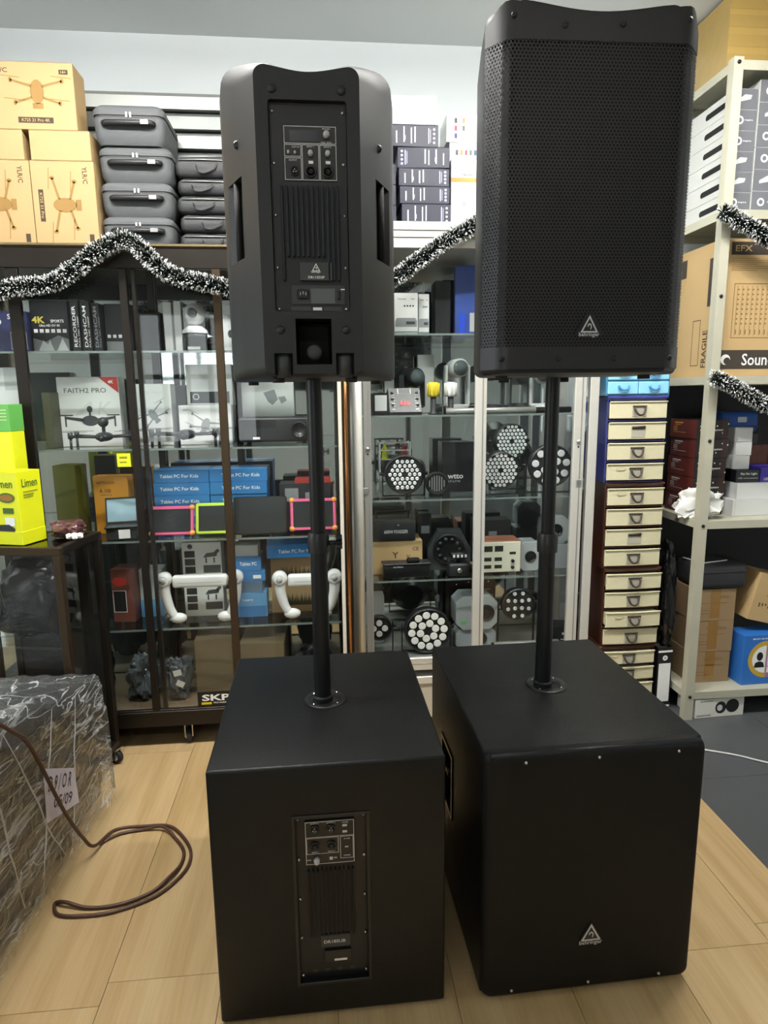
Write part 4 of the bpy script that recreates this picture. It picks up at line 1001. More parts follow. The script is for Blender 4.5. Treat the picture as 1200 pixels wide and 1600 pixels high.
for c, (a, b, side) in enumerate(((-.735, -.500, 'left'), (-.497, -.250, 'right'))):
    for k in range(5):
        if k == 0: lab = 'bottom blue tablet box of the %s stack, behind the rubber tablets' % side
        else: lab = 'blue tablet box of the %s stack, %s' % (side, ['', 'second from the bottom', 'in the middle', 'second from the top', 'topmost'][k])
        t = carton('tablet_box', lab, 'box', a+random.uniform(-.002, .002), b+random.uniform(-.002, .002), 2.86+random.uniform(-.004, .004), .17, z+.0555*k, .055, M_tblue, 0, 'blue childrens tablet boxes in two stacks')
        letters(t, [('Tablet PC For Kids', -.01 if c == 0 else .01, .028, .165, .015)], M_white, FF); clean(t)
def tablet(x0, x1, yf, z, h, m, label, bumper=True, corner=None, lean=-.28, rot=0):
    w = x1-x0; t = thing('tablet', label, 'tablet', ((x0+x1)/2, yf, z), (lean, 0, rot), 'tablets on the third shelf')
    bm = BM(); e = .013 if bumper else .006
    rings = []
    for y, i in ((0, .003), (-.006, 0), (-.012, .0), (-.016, .003)): rings.append([(x, y+.016, zz_) for x, zz_ in sub_outline(-w/2+i, w/2-i, i, h-i, .012)])
    loft(bm, rings); obj('bumper' if bumper else 'shell', bm, m, t, smooth=40)
    bm = BM(); box(bm, -w/2+e, w/2-e, -.0012, .004, e, h-e, .001, 1); sc = obj('screen', bm, mat('dark tablet glass', '2c3032', .12), t)
    if corner:
        for sx in (-1, 1):
            for zz_ in (.008, h-.008):
                bm = BM(); ico(bm, (sx*(w/2-.008), .007, zz_), .0135, 2); obj('corner_guard', bm, corner, t, smooth=80)
    bm = BM(); prism(bm, [(.016, h*.7), (.016, h*.6), (.04, .0165), (.045, .0165)], -.02, .02, 'yz'); obj('stand_leg', bm, m, t)
    return t
M_pink = mat('pink rubber', 'd85a86', .5); M_orr = mat('orange rubber', 'f0a04a', .5); M_lime = mat('lime rubber', 'b6d83a', .5)
tablet(-.742, -.558, 2.757, z+.011, .125, M_pink, 'tablet in a pink bumper with orange corners, left of the green one', True, M_orr)
tg = tablet(-.553, -.402, 2.767, z+.009, .135, M_lime, 'tablet in a lime green bumper between the pink and black tablets', True)
tablet(-.392, -.163, 2.755, z+.004, .165, M_plast2, 'large plain black tablet leaning on its stand', False)
tablet(-.150, .050, 2.777, z+.011, .14, M_pink, 'tablet in a pink bumper at the right end of the shelf', True, M_orr)
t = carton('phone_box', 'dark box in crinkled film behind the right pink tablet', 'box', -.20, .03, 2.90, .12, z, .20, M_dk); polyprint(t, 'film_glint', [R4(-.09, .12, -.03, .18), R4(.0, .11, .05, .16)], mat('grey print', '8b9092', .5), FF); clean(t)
t = carton('phone_box', 'thin red box lying on the dark box behind the right pink tablet', 'box', -.13, .03, 2.90, .11, z+.2005, .02, M_pr); clean(t)

z = LSH[3]+E_
t = carton('toy_box', 'brown box with a red oval mark beside the cabinet post on the fourth shelf', 'box', -.94, -.845, 2.82, .10, z, .24, mat('dusky brown card', '6b4034', .5), R(-6))
polyprint(t, 'red_oval', [ngon(-.01, .185, .032, .02, 20)], M_pr, FF); polyprint(t, 'black_window', [R4(-.04, .05, .012, .14)], M_black, FF); polyprint(t, 'window_line', frame_polys(-.043, .045, .016, .145, .003), M_lp, FF2(.001)); clean(t)
t = carton('white_box', 'white and blue box between the posts on the fourth shelf', 'box', -.835, -.735, 2.88, .09, z, .22, M_gbox); polyprint(t, 'blue_band', [R4(-.05, .0, .05, .08)], M_tblue2, FF); clean(t)
for k, lab in enumerate(('white robot toy box with a black robot picture, lower of two', 'white robot toy box with a black robot picture, upper of two')):
    t = carton('robot_box', lab, 'box', -.637, -.465, 2.86, .09, z+.171*k, .17, M_wbox, 0, 'white robot toy boxes')
    polyprint(t, 'picture_column', [R4(-.075, .03+.036*q, -.03, .06+.036*q) for q in range(3)], M_dk, FF)
    polyprint(t, 'robot_picture', [R4(.005, .03, .08, .065), R4(.015, .075, .022, .10), R4(.05, .075, .057, .10), [(.005, .10), (.065, .105), (.07, .125), (.02, .12)], [(.06, .11), (.08, .13), (.07, .14), (.055, .125)]], M_gp, FF)
    polyprint(t, 'ball_mark', [ngon(-.05, .152, .011, None, 14)], M_gp, FF); clean(t)
M_wp = mat('white gloss plastic', 'e6e8e5', .25, coat=.3)
def hover(x0, x1, yf, label, h=.235):
    t = thing('folding_lamp_stand', label, 'stand', ((x0+x1)/2, yf, z), 0, 'white arched stands on the fourth shelf'); w = x1-x0
    for sx in (-1, 1):
        bm = BM(); tube(bm, smooth_path([(sx*w/2, 0, h-.03), (sx*(w/2-.002), 0, h*.55), (sx*(w/2-.02), 0, h*.25), (sx*(w/2-.045), 0, .02)], 5), [.026-.0006*k for k in range(16)], 12); obj('leg', bm, M_wp, t)
        bm = BM(); lathe(bm, [(0, -.03), (.022, -.03), (.032, -.018), (.034, 0), (.032, .018), (.022, .03), (0, .03)], (sx*w/2, 0, h-.035), 'y', 24); k_ = obj('joint', bm, M_wp, t, smooth=50)
        bm = BM(); lathe(bm, [(.014, 0), (.014, -.003), (0, -.003)], (sx*w/2, -.03, h-.035), 'y', 16); obj('cap', bm, M_gbox, k_)
        bm = BM(); ico(bm, (sx*(w/2-.05), 0, .024), .024, 2, (1.6, 1, 1)); obj('foot', bm, M_wp, t, smooth=60)
    bm = BM(); box(bm, -w/2+.035, w/2-.035, -.02, .02, h-.072, h-.018, .012, 3); obj('crossbar', bm, M_wp, t, smooth=50)
    bm = BM(); box(bm, -w/2+.06, w/2-.06, -.0205, -.019, h-.05, h-.047); obj('groove', bm, M_gbox, t)
hover(-.70, -.395, 2.775, 'white arched stand with round joints in front of the robot boxes')
hover(-.205, .035, 2.775, 'white arched stand at the right end of the fourth shelf', .222)
zz = z
for k, (a, b, h, lab, m) in enumerate(((-.398, -.268, .114, 'thick blue tablet box at the bottom of the small stack', M_tblue2), (-.395, -.285, .05, 'grey blue tablet box second in the small stack', mat('grey blue card', '5f7f9a', .5)), (-.398, -.272, .048, 'blue tablet box with a white sticker in the small stack', M_tblue), (-.42, -.288, .064, 'blue box lettered Tablet PC on top of the small stack', M_tblue))):
    t = carton('tablet_box', lab, 'box', a, b, 2.82, .13, zz, h, m, R((2, -3, 2, -1)[k]), 'small stack of blue tablet boxes'); zz += h+.0005
    if k == 3: letters(t, [('Tablet PC', .01, .032, .075, .016)], M_white, FF)
    if k == 2: polyprint(t, 'white_sticker', [R4(.01, .012, .045, .028)], M_white, FF)
    if k == 0: polyprint(t, 'dark_base', [R4(-.06, .0, .06, .05)], M_tblue, FF); letters(t, [('Learn', -.02, .08, .045, .012)], M_white, FF2(.001))
    clean(t)
t = carton('device_box', 'grey box in cling film on top of the small blue stack', 'box', -.40, -.30, 2.83, .12, zz, .05, M_gbox); clean(t)
for k, lab in enumerate(('kraft box with a dark grass print, lower of two', 'kraft box with a dark grass print, upper of two')):
    t = carton('plant_box', lab, 'box', -.25, -.055, 2.865, .11, z+.131*k, .13, M_kraft2, 0, 'kraft grass print boxes')
    g = []
    for q in range(26):
        u = -.055+.135*q/25; hh = .02+.03*abs(math.sin(q*2.3)); g.append([(u-.003, .045), (u+.003, .045), (u+random.uniform(-.004, .004), .045+hh)])
    polyprint(t, 'grass_print', g+[R4(-.06, .032, .085, .047)], mat('dark olive print', '3d3a22', .6), FF); clean(t)
t = carton('tablet_box', 'blue tablet box tilted on the kraft grass print boxes', 'box', -.262, -.04, 2.835, .15, z+.2635, .062, M_tblue, R(4), tilt=0); letters(t, [('Tablet PC For Kids', .02, .03, .16, .016)], M_white, FF); clean(t)

# bottom deck: bags and cartons
z = .1765
def crumple_bag(name, label, cat, c, size, m, seed, res=4, grp=None, name2='film', rough=.30, fr=4.0):
    rr = random.Random(seed); t = thing(name, label, cat, (c[0], c[1], c[2]), rr.uniform(-.5, .5) if size[0] < .3 else 0, grp)
    bm = BM(); bmesh.ops.create_icosphere(bm, subdivisions=res, radius=1)
    from mathutils import noise as mn; so = Vector((seed*3.7, seed*1.3, seed*.7))
    for v in bm.verts:
        x, y, z_ = v.co; p = Vector((x, y, z_))
        n = 1+rough*(mn.noise(p*1.3+so)*1.2-abs(mn.noise(p*fr*.6+so))*1.1-abs(mn.noise(p*fr*1.3+so*2))*.7-abs(mn.noise(p*fr*2.9+so))*.35+.45)
        x, y, z_ = [math.copysign(abs(c)**.72, c) for c in (x, y, z_)]
        q = Vector((x*size[0]/2*n, y*size[1]/2*n, (z_*n+1)*size[2]/2)); q.z = max(q.z, 0); v.co = q
    obj(name2, bm, m, t, smooth=32); return t
M_bk = mat('black plastic bag', '0d0e10', .18, bump=(30, .5)); M_grayfilm = mat('grey bagged stuff', '50565a', .25, bump=(40, .6)); M_bm2 = mat('brown parcel', '6e6048', .5, var=(5, .1))
t = carton('parcel', 'brown parcel behind the lower glass over the maker sticker', 'parcel', -.60, -.42, 2.82, .22, z, .26, M_bm2, R(3)); clean(t)
t = carton('parcel', 'brown parcel at the bottom right of the bronze cabinet', 'parcel', -.40, -.20, 2.80, .22, z, .24, M_bm2, R(-2)); clean(t)
crumple_bag('cable_bag', 'clear bag of cables between the posts at the cabinet bottom', 'bag', (-.84, 2.83, z), (.125, .14, .2), M_grayfilm, 3, rough=.4)
crumple_bag('cable_bag', 'crinkled grey bag under the brown parcel edge at the cabinet bottom', 'bag', (-.67, 2.80, z), (.095, .11, .19), M_grayfilm, 8)
crumple_bag('cable_bag', 'glossy black bag at the bottom right of the bronze cabinet', 'bag', (-.065, 2.84, z), (.16, .14, .2), M_bk, 12)
crumple_bag('cable_bag', 'black bag of cables at the far left cabinet bottom', 'bag', (-1.06, 2.85, z), (.15, .15, .24), M_bk, 21)
for k, (x, zz_, r_, lab) in enumerate(((-.655, .335, 12, 'upper small white tag hanging inside the lower glass'), (-.645, .285, -28, 'lower small white tag hanging inside the lower glass'))):
    bm = BM(); box(bm, -.017, .017, -.0006, .0006, -.013, .013); o = obj('paper_tag', bm, mat('tag paper', 'c3c2b8', .6), cab, loc=(x, LY0+.022, zz_), rot=(0, R(-r_), 0))
# ------------------------------------------------------------------ on top of the silver cabinet
z = AZ+.0006
M_navy = mat('navy carton', '171a2d', .5, var=(6, .06))
def navy(x0, x1, zz, h, lab, rot=0, flip=False, yf=2.80):
    t = carton('navy_carton', lab, 'box', x0, x1, yf, .20, zz, h, M_navy, rot, 'navy cartons on the silver cabinet'); w = x1-x0; k = -1 if flip else 1
    P = [R4(k*(-w/2+a)-.0022, h*b, k*(-w/2+a)+.0022, h*c) for a, b, c in ((.025, .15, .7), (.055, .2, .9), (.058, .3, .5), (.085, .15, .85), (.1, .2, .9))]
    polyprint(t, 'text_block', [p if p[0][0] < p[1][0] else p[::-1] for p in P], M_white, FF)
    u = k*(w/2-.035); polyprint(t, 'symbol', [ngon(u+k*.018, h*(.2+.2*q), .005, None, 8) for q in range(4)]+[R4(u-.006, h*.15, u-.002, h*.85), R4(u+.002, h*.2, u+.004, h*.8)], mat('lilac print', 'a9aed0', .5), FF); clean(t)
zz = z
for k, (x0, x1, h, lab, r_, fl) in enumerate(((.350, .553, .082, 'navy carton at the bottom of the stack by the tinsel', 0, 0), (.342, .548, .066, 'navy carton second from the bottom of the stack', 0, 0), (.338, .546, .068, 'navy carton in the middle of the stack', 1, 0), (.334, .546, .078, 'navy carton turned round, second from the top of the stack', -2, 1), (.305, .500, .082, 'topmost navy carton under the white box', 1, 0))):
    navy(x0, x1, zz, h, lab, R(r_), fl); zz += h+.0008
zt_ = zz
t = carton('white_carton', 'white carton lying on the navy stack', 'box', .30, .495, 2.80, .20, zt_, .105, M_wbox)
bm = BM(); box(bm, -.03, .0975, -.0008, 0, .03, .033); obj('fold_line', bm, M_gbox, t); clean(t)
zz = z
for k in range(3):
    navy(.10, .328, zz, .078, ['navy carton half hidden behind the left speaker, lowest', 'navy carton half hidden behind the left speaker, middle', 'navy carton half hidden behind the left speaker, upper'][k], 0, 0, 2.815); zz += .0788
M_orb = mat('orange band print', 'd07c28', .5)
t = carton('health_box', 'white box with an orange band lettered Health', 'box', .565, .72, 2.86, .05, z, .275, M_wbox)
letters(t, [('Health', -.005, .215, .055, .013)], M_gp, FF); polyprint(t, 'orange_band', [R4(-.0775, .185, .0775, .203)], M_orb, FF); polyprint(t, 'check_mark', [ngon(-.02, .10, .013, None, 16)], mat('grey print', '8b9092', .5), FF); clean(t)
M_sw = [mat('black swatch', '1c1c1e', .5), mat('ochre swatch', 'a07c4a', .5), mat('red swatch', '9a2f48', .5), mat('green swatch', '4a5a4a', .5), mat('blue swatch', '2a2f6a', .5)]
zz = z
for k, h in enumerate((.16, .12, .09, .11)):
    t = carton('swatch_box', ['white box with colour squares, lowest behind the health box', 'white box with colour squares, second behind the health box', 'white box with colour squares, third behind the health box', 'topmost white box with rows of colour squares'][k], 'box', .562 if k == 3 else .575, .76, 2.95, .16, zz, h, M_wbox if k != 2 else M_gbox, 0, 'white swatch boxes behind the navy cartons'); zz += h+.0006
    for q in range(5): polyprint(t, 'colour_square', [R4(-.065+.034*(q % 2), h-.035-.03*(q//2), -.053+.034*(q % 2), h-.015-.03*(q//2))] if h > .1 else [R4(-.065+.02*q, h-.05, -.055+.02*q, h-.03)], M_sw[q], FF)
    clean(t)

# ------------------------------------------------------------------ goods in the silver cabinet
z = ASH[0]+E_
for k, (a, b, y, lab) in enumerate(((.322, .424, 2.86, 'white amplifier box with a grey device picture, nearer the speaker'), (.432, .478, 2.89, 'narrow white amplifier box beside its wider twin'))):
    t = carton('amplifier_box', lab, 'box', a, b, y, .11, z, .175, M_wbox, 0, 'white amplifier boxes'); w = b-a
    polyprint(t, 'device_picture', [[(-w*.46, .035), (w*.46, .035), (w*.46, .06), (w*.38, .072), (-w*.40, .072), (-w*.46, .06)]], mat('grey print', '8b9092', .5), FF); polyprint(t, 'dial_picture', [R4(.0, .045, w*.38, .057)], M_gp, FF2(.001))
    letters(t, [('Concept', -w*.18, .15, w*.35, .008), ('Tiger', w*.28, .15, w*.2, .007)], M_gp, FF); polyprint(t, 'icon', [R4(-w*.1+w*.12*q, .118, -w*.03+w*.12*q, .125) for q in range(4)], M_gp, FF2(.001)); polyprint(t, 'foot_band', [R4(-w*.49, .01, w*.49, .016)], mat('slate print', '6f7d7f', .5), FF); clean(t)
t = carton('blue_box', 'tall blue box behind the glass left of the right speaker', 'box', .60, .71, 2.92, .10, z, .30, mat('mid blue card', '3b57a8', .4), R(-8))
polyprint(t, 'pale_label', [R4(.01, .02, .05, .10)], M_lp, FF); polyprint(t, 'blue_ribbon', [R4(-.035, .0, -.01, .10)], mat('bright blue print', '2a55e0', .4), FF2(.001)); clean(t)
t = carton('black_box', 'dark grey box standing behind the centre stile on the top shelf', 'box', .515, .585, 2.95, .10, z, .24, M_dk); clean(t)
t = carton('dark_box', 'dark box behind the right speaker on the top shelf', 'box', .80, 1.08, 2.92, .12, z, .22, M_dk); clean(t)

z = ASH[1]+E_
t = thing('dj_mixer', 'small black mixer with three red lit keys', 'mixer', (.365, 2.82, z), R(2))
bm = BM(); prism(bm, [(0, 0), (.12, 0), (.12, .10), (.06, .115), (0, .012)], -.07, .07, 'yz'); mb = obj('body', bm, M_plast2, t)
sl = math.atan2(.103, .06); nrm = Vector((0, -math.sin(sl), math.cos(sl)))
def SL(u, v, o=.0006): return (u, .06*v-math.sin(sl)*o, .012+.103*v+math.cos(sl)*o)
for q in range(3): bm = BM(); bm.faces.new([bm.verts.new(SL(-.022+.016*q+a, .28+b, .003)) for a, b in ((0, 0), (.011, 0), (.011, .16), (0, .16))]); obj('red_key', bm, mat('lit red key', 'd8202c', .4, emit=.6), t)
polyprint(t, 'white_mark', frame_polys(-.03, .75, .03, .97, .004)+[R4(-.06, .1+.12*q, -.045, .13+.12*q) for q in range(6)]+[R4(.045, .1+.12*q, .06, .13+.12*q) for q in range(6)], M_line, lambda u, v: SL(u, v, .001))
for q in range(6):
    c = SL(-.055 if q < 3 else .055, .25+.25*(q % 3)); bm = BM(); cyl(bm, (c[0], c[1], c[2]), .006, .01, 'z', 10); obj('knob', bm, M_plate, t)
t = carton('screen_box', 'small black framed pale screen beside the mixer', 'screen', .222, .290, 2.825, .02, z, .095, M_plast2); polyprint(t, 'pale_screen', [R4(-.026, .018, .026, .085)], M_lp, FF); clean(t)
def worklight(x, m, label, h):
    t = thing('cage_light', label, 'lamp', (x, 2.86, z), 0, 'small cage lights on the second shelf')
    bm = BM(); lathe(bm, [(0, 0), (.024, 0), (.024, .006), (.013, .01), (.013, h), (0, h)], (0,0,0), 'z', 16); obj('base', bm, M_dk, t)
    bm = BM(); lathe(bm, [(0, h), (.02, h), (.023, h+.01), (.024, h+.055), (.018, h+.064), (0, h+.064)], (0,0,0), 'z', 20); obj('lamp_body', bm, m, t)
    for q in range(8):
        a = 2*PI*q/8; bm = BM(); tube(bm, [(.026*math.cos(a), .026*math.sin(a), h+.002), (.027*math.cos(a), .027*math.sin(a), h+.06)], .0022, 6); obj('cage_wire', bm, m, t)
worklight(.492, mat('yellow plastic', 'd9c632', .5), 'yellow cage light on a black stem', .075)
worklight(.57, M_wp, 'white cage light with a wire hoop', .075)
for k, (a, b, y, h, lab) in enumerate(((.455, .53, 3.07, .27, 'tall white card behind the yellow cage light'), (.60, .655, 3.08, .20, 'white card behind the white cage light'), (.30, .345, 3.09, .22, 'narrow white card behind the mixer'))):
    t = carton('white_card_box', lab, 'box', a, b, y, .03, z, h, M_wbox, 0, 'white cards on the second shelf'); clean(t)
t = thing('truss_tube', 'long black and silver tube lying on the second shelf front', 'tube', (.835, 2.795, z))
bm = BM(); tube(bm, [(-.30, 0, .014), (.26, 0, .014)], .0135, 14); obj('tube', bm, M_steel, t)
bm = BM(); tube(bm, [(-.30, -.0005, .0145), (.10, -.0005, .0145)], .0138, 14); obj('silver_sleeve', bm, M_alud, t)
for k, (x, y, s, m, lab) in enumerate(((.42, 3.02, .22, M_dk, 'dark device tower behind the mixer'), (.62, 2.97, .27, M_gbox, 'grey white boxed lamp behind the cage lights'), (.78, 2.96, .25, M_dk, 'black lamp head standing left behind the truss tube'), (1.02, 2.96, .23, M_gbox, 'grey lamp head at the right end behind the truss tube'))):
    t = thing('stage_lamp', lab, 'lamp', (x, y, z), R(random.uniform(-20, 20)), 'stage lamps on the second shelf')
    bm = BM(); lathe(bm, [(0, 0), (.045, 0), (.048, .02), (.02, .035), (0, .035)], (0,0,0), 'z', 18); obj('base', bm, m, t)
    for sx in (-1, 1): bm = BM(); box(bm, sx*.052-.006, sx*.052+.006, -.02, .02, .03, s*.8, .003, 1); obj('yoke_arm', bm, m, t)
    bm = BM(); box(bm, -.052, .052, -.02, .02, .025, .04, .003, 1); obj('yoke', bm, m, t)
    bm = BM(); lathe(bm, [(0, -.06), (.035, -.06), (.042, -.05), (.042, .05), (.03, .06), (0, .06)], (0, 0, s*.75), 'y', 20); hd = obj('head', bm, m, t, smooth=40)
    bm = BM(); lathe(bm, [(.034, -.0605), (.034, -.064), (0, -.066)], (0, 0, s*.75), 'y', 18); obj('lens', bm, mat('lamp lens', '4d5659', .1), hd)

# ---- LED par lamps
M_led = mat('led lens', 'dde2e2', .12, .2, coat=.6); M_par = mat('par housing', '17191b', .4, bump=(90, .2))
def hexpts(r, pit, skip0=True):
    P = []
    n = int(r/pit)+2
    for j in range(-n, n+1):
        for i in range(-n, n+1):
            x = pit*(i+.5*(j % 2)); y = pit*.866*j
            if math.hypot(x, y) < r and not (skip0 and math.hypot(x, y) < pit*.6): P.append((x, y))
    return P
def ringpts(rs): return [(r*math.cos(2*PI*k/n+a), r*math.sin(2*PI*k/n+a)) for r, n, a in rs for k in range(n)]
def par(x, y, z, r, pts, lr, label, pitch=0, yaw=0, drop=.012, depth=.11, lit=None):
    """round lamp facing the viewer with its own floor yoke; centre height follows the radius"""
    t = thing('led_par_lamp', label, 'stage light', (x, y, z), (0, 0, yaw), 'round led par lamps in the silver cabinet')
    cz = r+drop
    hd = bpy.data.objects.new('lamp_head', None)
    bm = BM(); lathe(bm, [(0, depth), (r*.55, depth), (r*.62, depth*.9), (r*.92, depth*.35), (r, depth*.25), (r, -.012), (r*.95, -.016), (r*.9, -.008), (0, -.006)], (0, 0, 0), 'y', 36)
    head = obj('lamp_head', bm, M_par, t, loc=(0, 0, cz), rot=(pitch, 0, 0), smooth=35)
    bm = BM(); lathe(bm, [(lr*.2, -.0005), (lr*.55, .002), (lr, -.004), (lr, -.007), (lr*.75, -.0085), (lr*.3, -.0065), (0, -.0065)], (0, 0, 0), 'y', 12 if lr < .009 else 20); me = mesh_of(bm, 'lens', lit or M_led, 50)
    for u, v in pts: inst('lens', me, head, (u, -.0062, v))
    bm = BM()
    for sx in (-1, 1): box(bm, sx*(r+.008)-.002, sx*(r+.008)+.002, depth*.3-.012, depth*.3+.012, .001, cz+.02)
    box(bm, -r-.01, r+.01, depth*.3-.012, depth*.3+.012, .0, .003); obj('yoke', bm, M_par, t)
    for sx in (-1, 1): bm = BM(); cyl(bm, (sx*(r+.004), depth*.3, cz), .008, sx*.018, 'x', 12); obj('yoke_knob', bm, M_plast2, t)
    return t
z = ASH[2]+E_
par(.362, 2.86, z, .088, hexpts(.075, .0222), .0085, 'round led lamp with many small lenses, leftmost on its shelf', 0, 0, .014)
par(.792, 2.83, z, .084, hexpts(.074, .0195), .0078, 'round led lamp with bright lenses just right of the centre stile', R(6), 0, .032)
par(.885, 2.985, z, .083, hexpts(.073, .0195), .0078, 'round led lamp raised behind the bright one', 0, R(8), .15, .09)
par(1.035, 2.86, z, .098, ringpts(((.072, 9, .2), (.034, 4, .6))), .0165, 'round led lamp with thirteen large lenses beside the right pole', 0, R(-4), .03)
t = thing('round_strobe', 'round striped lamp in front of the leftmost led lamp', 'lamp', (.503, 2.83, z), 0)
bm = BM(); lathe(bm, [(0, .06), (.035, .06), (.05, .02), (.052, -.005), (.047, -.012), (.043, -.006), (0, -.005)], (0, 0, .062), 'y', 32); h_ = obj('head', bm, M_par, t, smooth=35)
for q in range(7):
    u = -.033+.011*q; hh = math.sqrt(max(0, .036**2-u*u)); bm = BM(); box(bm, u-.0018, u+.0018, -.008, -.005, .062-hh, .062+hh); obj('grille_bar', bm, M_alud, h_)
bm = BM(); box(bm, -.03, .03, .0, .04, 0, .014, .002, 1); obj('foot', bm, M_par, t)
t = carton('amplifier_box', 'black box lettered wtto behind the centre stile', 'box', .552, .70, 2.965, .11, z, .235, M_blkbox)
letters(t, [('wtto', -.01, .075, .075, .022)], M_white, FF, 'maker_word', .03); letters(t, [('LF-L710', -.015, .052, .055, .009)], M_lp, FF); clean(t)
t = thing('wire_rack', 'small white wire rack holding bottles above the leftmost led lamp', 'rack', (.335, 3.02, z))
for zz in (.20, .235):
    bm = BM(); tube(bm, [(-.07, -.03, zz), (.07, -.03, zz), (.07, .03, zz), (-.07, .03, zz), (-.07, -.03, zz)], .003, 6); obj('wire_ring', bm, M_wp, t)
for a, b in ((-.07, -.03), (.07, -.03), (.07, .03), (-.07, .03)):
    bm = BM(); tube(bm, [(a, b, 0), (a, b, .24)], .003, 6); obj('wire_leg', bm, M_wp, t)
bm = BM(); box(bm, -.068, .068, -.028, .028, .155, .158); obj('wire_tray', bm, M_wp, t)
for k, (x, m, lab) in enumerate(((-.045, mat('acid yellow', 'd9e021', .6), 'small yellow bottle in the wire rack'), (.0, M_bagfilm, 'clear bottle in the wire rack'), (.045, M_pr, 'small red bottle in the wire rack'))):
    o = thing('bottle', lab, 'bottle', (.335+x, 3.02, z+.1582)); bm = BM(); lathe(bm, [(0, 0), (.014, 0), (.014, .05), (.006, .062), (.006, .07), (0, .07)], (0,0,0), 'z', 14); obj('body', bm, m, o, smooth=40)
    bm = BM(); cyl(bm, (0, 0, .07), .0075, .012, 'z', 12); obj('cap', bm, M_wp, o)

z = ASH[3]+E_
t = thing('power_case', 'black device with a small handset lying on it, before the kraft box', 'device', (.365, 2.805, z), R(2))
bm = BM(); box(bm, -.105, .105, 0, .07, .004, .062, .006, 2); obj('body', bm, M_plast2, t, smooth=40)
bm = BM(); box(bm, -.11, .11, -.003, .072, .062, .07, .002, 1); obj('lid', bm, M_dk, t)
bm = BM(); box(bm, .0, .06, .0, .03, .07, .092, .008, 2); obj('handset', bm, M_deep, t, smooth=50)
for x in (-.09, .09): bm = BM(); cyl(bm, (x, .035, 0), .008, .005, 'z', 8); obj('foot', bm, M_rubber, t)
letters(t, [('MULTIMEDIA', -.04, .055, .045, .006)], M_line, lambda u, v: (u, -.0005, v))
t = carton('fogger_carton', 'kraft box with a CE mark under the fog machine', 'box', .214, .448, 2.89, .16, z, .156, M_kraft)
letters(t, [('CE', .085, .118, .028, .016), ('Y', -.01, .09, 0, .03), ('V', .05, .08, 0, .02)], M_dprint, FF); clean(t)
t = thing('fog_machine', 'black fog machine lettered 600W FOGGER', 'fog machine', (.315, 2.885, z+.1565))
bm = BM(); box(bm, -.10, .10, 0, .14, .003, .10, .004, 2); obj('body', bm, M_dk, t, smooth=40)
letters(t, [('600W FOGGER', .01, .045, .11, .016)], M_line, FF)
for sx in (-1, 1):
    bm = BM(); cyl(bm, (sx*.08, .02, 0), .008, .004, 'z', 8); obj('foot', bm, M_rubber, t)
    bm = BM(); box(bm, sx*.075-.004, sx*.075+.004, .06, .075, .10, .125); obj('handle_post', bm, M_plast2, t)
bm = BM(); box(bm, -.08, .08, .06, .075, .122, .132, .003, 1); obj('carry_handle', bm, M_plast2, t)
bm = BM(); lathe(bm, [(0, -.003), (.004, -.003), (.004, 0)], (.02, 0, .075), 'y', 10); obj('nozzle', bm, M_screw, t)
t = thing('strobe_fan', 'grey bagged fan strobe behind the small gimbal', 'lamp', (.58, 2.93, z), R(-6))
bm = BM(); prism(bm, [(-.10, .0), (.10, .0), (.105, .10), (.06, .185), (-.05, .185), (-.10, .10)], .0, .09); obj('housing', bm, M_plate, t)
bm = BM(); lathe(bm, [(.075, 0), (.075, -.012), (.068, -.014), (.06, -.004), (0, -.004)], (.0, 0, .10), 'y', 28); obj('fan_ring', bm, M_par, t)
for q in range(10):
    a = 2*PI*q/10; bm = BM(); ico(bm, (.05*math.cos(a), -.006, .10+.05*math.sin(a)), .011, 1); obj('lens', bm, M_plate, t, smooth=60)
t = thing('gimbal_camera', 'small black gimbal camera with a round base', 'camera', (.605, 2.825, z))
bm = BM(); box(bm, -.05, .05, -.025, .04, .0, .062, .014, 3); b_ = obj('base', bm, M_dk, t, smooth=50)
bm = BM(); lathe(bm, [(.011, 0), (.011, -.004), (0, -.004)], (.0, -.025, .03), 'y', 14); obj('dial', bm, M_screw, b_)
bm = BM(); tube(bm, [(0, .005, .06), (0, .005, .085)], .01, 10); obj('neck', bm, M_plast2, t)
bm = BM(); box(bm, -.04, .04, -.02, .03, .083, .112, .006, 2); obj('head', bm, M_plast2, t, smooth=50); polyprint(t, 'white_mark', [R4(-.03+.018*q, .09, -.02+.018*q, .104) for q in range(4)], M_line, lambda u, v: (u, -.0206, v))
M_inst = mat('cream instrument panel', 'd8d9c4', .5)
t = thing('power_supply', 'cream bench power supply with dark displays', 'instrument', (.805, 2.835, z))
bm = BM(); box(bm, -.096, .096, 0, .13, .004, .152, .003, 1); obj('case', bm, mat('brown case', '8a5a44', .5), t)
bm = BM(); box(bm, -.093, .093, -.004, 0, .007, .149, .002, 1); pn = obj('front_panel', bm, M_inst, t)
f_ = FF2(.0046)
polyprint(t, 'display', [R4(-.08, .105, -.04, .132), R4(-.03, .105, .01, .132), R4(-.082, .06, -.045, .078), R4(-.03, .06, .005, .078), R4(-.082, .025, -.045, .042), R4(-.03, .025, .005, .042), R4(.04, .09, .07, .102)], mat('olive display', '2c3026', .2), f_)
for u, v in ((.055, .06), (.055, .03)): bm = BM(); lathe(bm, [(.008, 0), (.008, -.009), (0, -.009)], (u, -.004, v), 'y', 14); obj('knob', bm, M_plast2, t)
for x in (-.08, .08): bm = BM(); cyl(bm, (x, .03, 0), .008, .005, 'z', 8); obj('foot', bm, M_rubber, t)
M_gsp = mat('grey speaker shell', '8d9496', .45)
